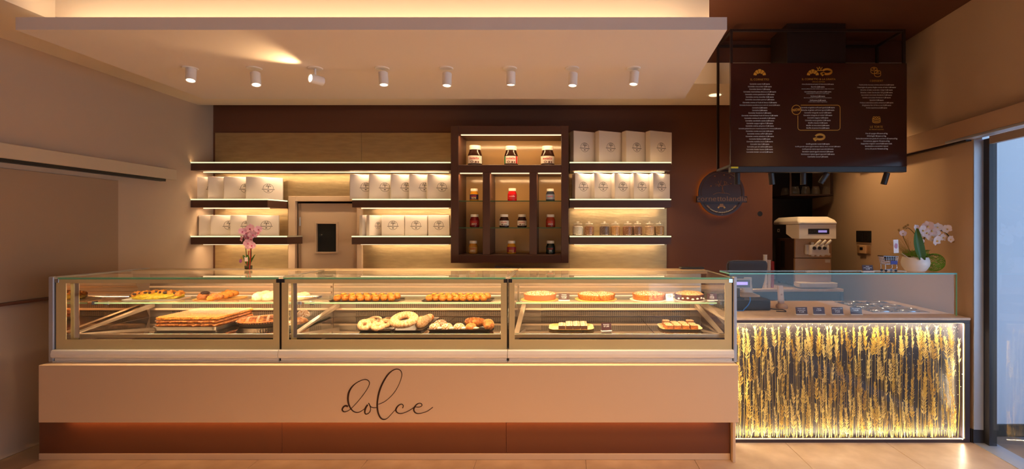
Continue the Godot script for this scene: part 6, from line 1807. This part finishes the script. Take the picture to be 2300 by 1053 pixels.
func plants() -> void:
	var green := mt(rgb(64, 110, 34), 0.4)
	green.backlight = Color(0.1, 0.2, 0.05)
	var stem := mt(rgb(74, 84, 36), 0.5)
	# pink orchid behind the left case
	var base := Vector3(X(558, 4.2), 1.3088, -4.2)
	var o := thing("pink_orchid", "pink orchid with red ribbons behind the left pastry case", "orchid", base)
	var L := func(px: float, py: float, z := 0.0) -> Vector3: return P(px, py, 4.2 - z) - base
	part("clear_pot", lathem([Vector2(0, 0), Vector2(0.03, 0), Vector2(0.034, 0.05)], 20), M.glass, o)
	part("bark", lathem([Vector2(0, 0.003), Vector2(0.028, 0.003), Vector2(0.03, 0.03), Vector2(0, 0.034)], 16), mt(rgb(60, 60, 30), 0.9), o)
	for q in [[0.14, 0.018, 0.35, PI * 0.92], [0.13, 0.016, 0.3, 0.1], [0.1, 0.016, 0.4, -1.2]]:
		part("leaf", leaf_mesh(q[0], q[1], q[2], 0.13), green, o, Vector3(0, 0.02, 0), Vector3(0, q[3], 0), Vector3(0.45, 1, 1))
	part("stem", tubem(curve([L.call(556, 606), L.call(553, 570), L.call(552, 545), L.call(557, 522), L.call(565, 516), L.call(578, 518)], 6), 0.003, 6), stem, o)
	part("stem", tubem(curve([L.call(560, 606), L.call(564, 580), L.call(564, 555), L.call(562, 540), L.call(556, 530)], 6), 0.003, 6), stem, o)
	for q in [[553, 606, 559, 563], [560, 607, 563, 557]]:
		part("red_ribbon", tubem([L.call(q[0], q[1], 0.02), L.call((q[0] + q[2]) / 2.0 + 0.6, (q[1] + q[3]) / 2.0, 0.02), L.call(q[2], q[3], 0.02)], 0.006, 6, 0.4), mt(rgb(190, 24, 22), 0.5), o)
	var pink := mt(rgb(238, 186, 210), 0.6)
	pink.backlight = Color(0.3, 0.2, 0.22)
	var lip := mt(rgb(196, 80, 130), 0.5)
	for q in [[562, 513, 0.04], [545, 520, 0.034], [553, 523, 0.034], [573, 520, 0.036], [580, 515, 0.032], [581, 523, 0.03], [568, 527, 0.038], [558, 533, 0.036], [565, 536, 0.036], [543, 536, 0.03], [549, 531, 0.026], [557, 546, 0.038], [566, 551, 0.036], [558, 553, 0.03]]:
		flower(o, L.call(q[0], q[1], 0.02 + 0.01 * ((q[0] * 7) % 3)), Vector3(rng.randf_range(-0.4, 0.3), rng.randf_range(-0.7, 0.7), rng.randf_range(-0.5, 0.5)), q[2], pink, lip)
	var yel := mt(rgb(196, 160, 60), 0.5)
	flower(o, L.call(543, 582, 0.02), Vector3(0, -0.6, 0.6), 0.024, yel, lip)
	flower(o, L.call(541, 586, 0.03), Vector3(-0.2, -0.3, 2.0), 0.018, mt(rgb(150, 90, 160), 0.5), lip)
	part("plant_tag", cbox(Vector3(0.028, 0.038, 0.001), 0.0), mt(rgb(226, 206, 206), 0.5), o, L.call(553, 582, 0.03), Vector3(0, 0, 0.05))
	# white orchid on the glass guard
	base = Vector3(X(2057, 3.985), 1.3068, -3.99)
	o = thing("white_orchid", "white orchid in a round white pot with green mesh on the glass guard", "orchid", base)
	var W := func(px: float, py: float, z := 0.0) -> Vector3: return P(px, py, 3.99 - z) - base
	var r := 0.1
	part("pot", lathem([Vector2(0, 0), Vector2(r * 0.6, 0.0), Vector2(r * 0.72, 0.008), Vector2(r * 0.95, 0.045), Vector2(r, 0.07), Vector2(r * 0.97, 0.095), Vector2(r * 0.88, 0.118), Vector2(r * 0.85, 0.118), Vector2(r * 0.85, 0.118), Vector2(r * 0.8, 0.09), Vector2(0, 0.09)], 40), mt(rgb(240, 236, 230), 0.35), o)
	var bigl := mt(rgb(58, 96, 24), 0.4)
	# upright leaf facing the viewer
	var rows := []
	for i in 13:
		var t := i / 12.0
		var row := PackedVector3Array()
		var hw := 0.042 * pow(sin(PI * clampf(0.16 + 0.8 * t, 0, 1)), 0.8)
		for j in 7:
			var u := -1.0 + j / 3.0
			row.append(Vector3(u * hw - 0.015 - 0.035 * sin(t * 1.6), 0.1 + 0.25 * t, 0.085 - 0.01 * t + 0.016 * absf(u)))
		rows.append(row)
	var mb := MB.new(); mb.grid(rows, false); part("leaf", mb.mesh(), bigl, o)
	for q in [[0.16, 0.03, 0.5, 0.25, 0.1], [0.17, 0.026, 0.4, -0.25, 0.05], [0.13, 0.026, 0.6, 0.9, 0.04]]:
		part("leaf", leaf_mesh(q[0], q[1], q[2], q[4]), bigl, o, Vector3(0.01, 0.12, 0.01), Vector3(0, q[3], 0))
	part("stem", tubem(curve([W.call(2068, 578), W.call(2072, 555), W.call(2076, 535), W.call(2082, 522), W.call(2098, 516), W.call(2120, 520), W.call(2140, 540)], 6), 0.004, 6), mt(rgb(40, 48, 30), 0.5), o)
	part("stem", tubem(curve([W.call(2066, 570), W.call(2076, 540), W.call(2060, 532), W.call(2050, 520), W.call(2040, 512), W.call(2034, 514)], 6), 0.0028, 6), mt(rgb(90, 80, 40), 0.5), o)
	part("stem", tubem(curve([W.call(2050, 576), W.call(2030, 535), W.call(2026, 520), W.call(2019, 520)], 6), 0.0025, 6), mt(rgb(90, 80, 40), 0.5), o)
	var white := mt(rgb(244, 234, 232), 0.6)
	white.backlight = Color(0.35, 0.3, 0.28)
	var blush := mt(rgb(230, 202, 192), 0.6)
	var lip2 := mt(rgb(226, 190, 110), 0.5)
	for q in [[2059, 513, 0.034, 0], [2072, 517, 0.042, 1], [2084, 508, 0.044, 1], [2080, 522, 0.046, 1], [2063, 527, 0.036, 1], [2092, 518, 0.044, 1], [2106, 510, 0.036, 0], [2103, 521, 0.034, 0], [2127, 514, 0.036, 0], [2118, 533, 0.034, 0], [2135, 537, 0.03, 0], [2094, 531, 0.044, 0], [2104, 540, 0.044, 0], [2066, 545, 0.04, 1], [2028, 524, 0.028, 1]]:
		flower(o, W.call(q[0], q[1], 0.03 + 0.012 * (int(q[0]) % 3)), Vector3(rng.randf_range(-0.4, 0.4), rng.randf_range(-0.6, 0.6), rng.randf_range(-0.6, 0.6)), q[2], white if q[3] == 0 else blush, lip2)
	for q in [[2034, 511], [2039, 508], [2019, 519], [2022, 525], [2141, 545], [2030, 514]]:
		part("bud", blob(Vector3(0.009, 0.01, 0.009), 3, 0.1, 2.0, 1.0, 10, 8), mt(rgb(150, 120, 60), 0.5), o, W.call(q[0], q[1]))
	# green fibre mesh and dry sprigs
	var fib := MB.new()
	for i in 150:
		var c := Vector3(0.145, 0.075, 0.01)
		var a := rng.randf() * TAU
		var b := rng.randf_range(-1.3, 1.3)
		var pts := []
		for k in 6:
			var q := Vector3(cos(a) * cos(b) * 0.085, sin(b) * 0.072, sin(a) * cos(b) * 0.05)
			pts.append(c + q)
			a += rng.randf_range(0.1, 0.5); b += rng.randf_range(-0.35, 0.35)
		fib.tube(curve(pts, 3), 0.0012, 4)
	for i in 110:
		var a := rng.randf() * TAU
		var pts := []
		var rr := rng.randf_range(0.05, 0.1)
		for k in 5:
			pts.append(Vector3(cos(a) * rr, 0.118 + 0.03 * rng.randf() + 0.01 * k * rng.randf(), sin(a) * rr * 0.8))
			a += rng.randf_range(0.1, 0.5)
		fib.tube(curve(pts, 3), 0.0013, 4)
	stuff(part("green_mesh", fib.mesh(), mt(rgb(110, 160, 30), 0.6), o))
	var spr := MB.new()
	for i in 70:
		var e := Vector3(rng.randf_range(-0.21, -0.06), rng.randf_range(0.12, 0.27), rng.randf_range(-0.03, 0.05))
		spr.tube([Vector3(-0.05, 0.11, 0.02), Vector3(-0.05, 0.11, 0.02).lerp(e, 0.6) + Vector3(0, 0.012, 0), e], 0.0007, 3)
		spr.xf = Transform3D(Basis(), e); spr.lathe([Vector2(0, -0.003), Vector2(0.003, 0), Vector2(0, 0.003)], 5); spr.xf = Transform3D()
	stuff(part("dry_sprigs", spr.mesh(), mt(rgb(176, 150, 80), 0.7), o))
	part("tag_stick", tubem([Vector3(-0.145, 0.15, 0.05), Vector3(-0.07, 0.1, 0.05)], 0.0015, 5), M.white, o)
	part("plant_tag", cbox(Vector3(0.04, 0.108, 0.001), 0.0), mt(rgb(238, 234, 236), 0.4), o, W.call(2012.5, 553, 0.05), Vector3(0, 0, 0.04))
	part("tag_picture", blob(Vector3(0.012, 0.02, 0.001), 4, 0.4, 3.0, 1.0, 10, 8), mt(rgb(196, 140, 170), 0.5), o, W.call(2013.0, 558, 0.052))
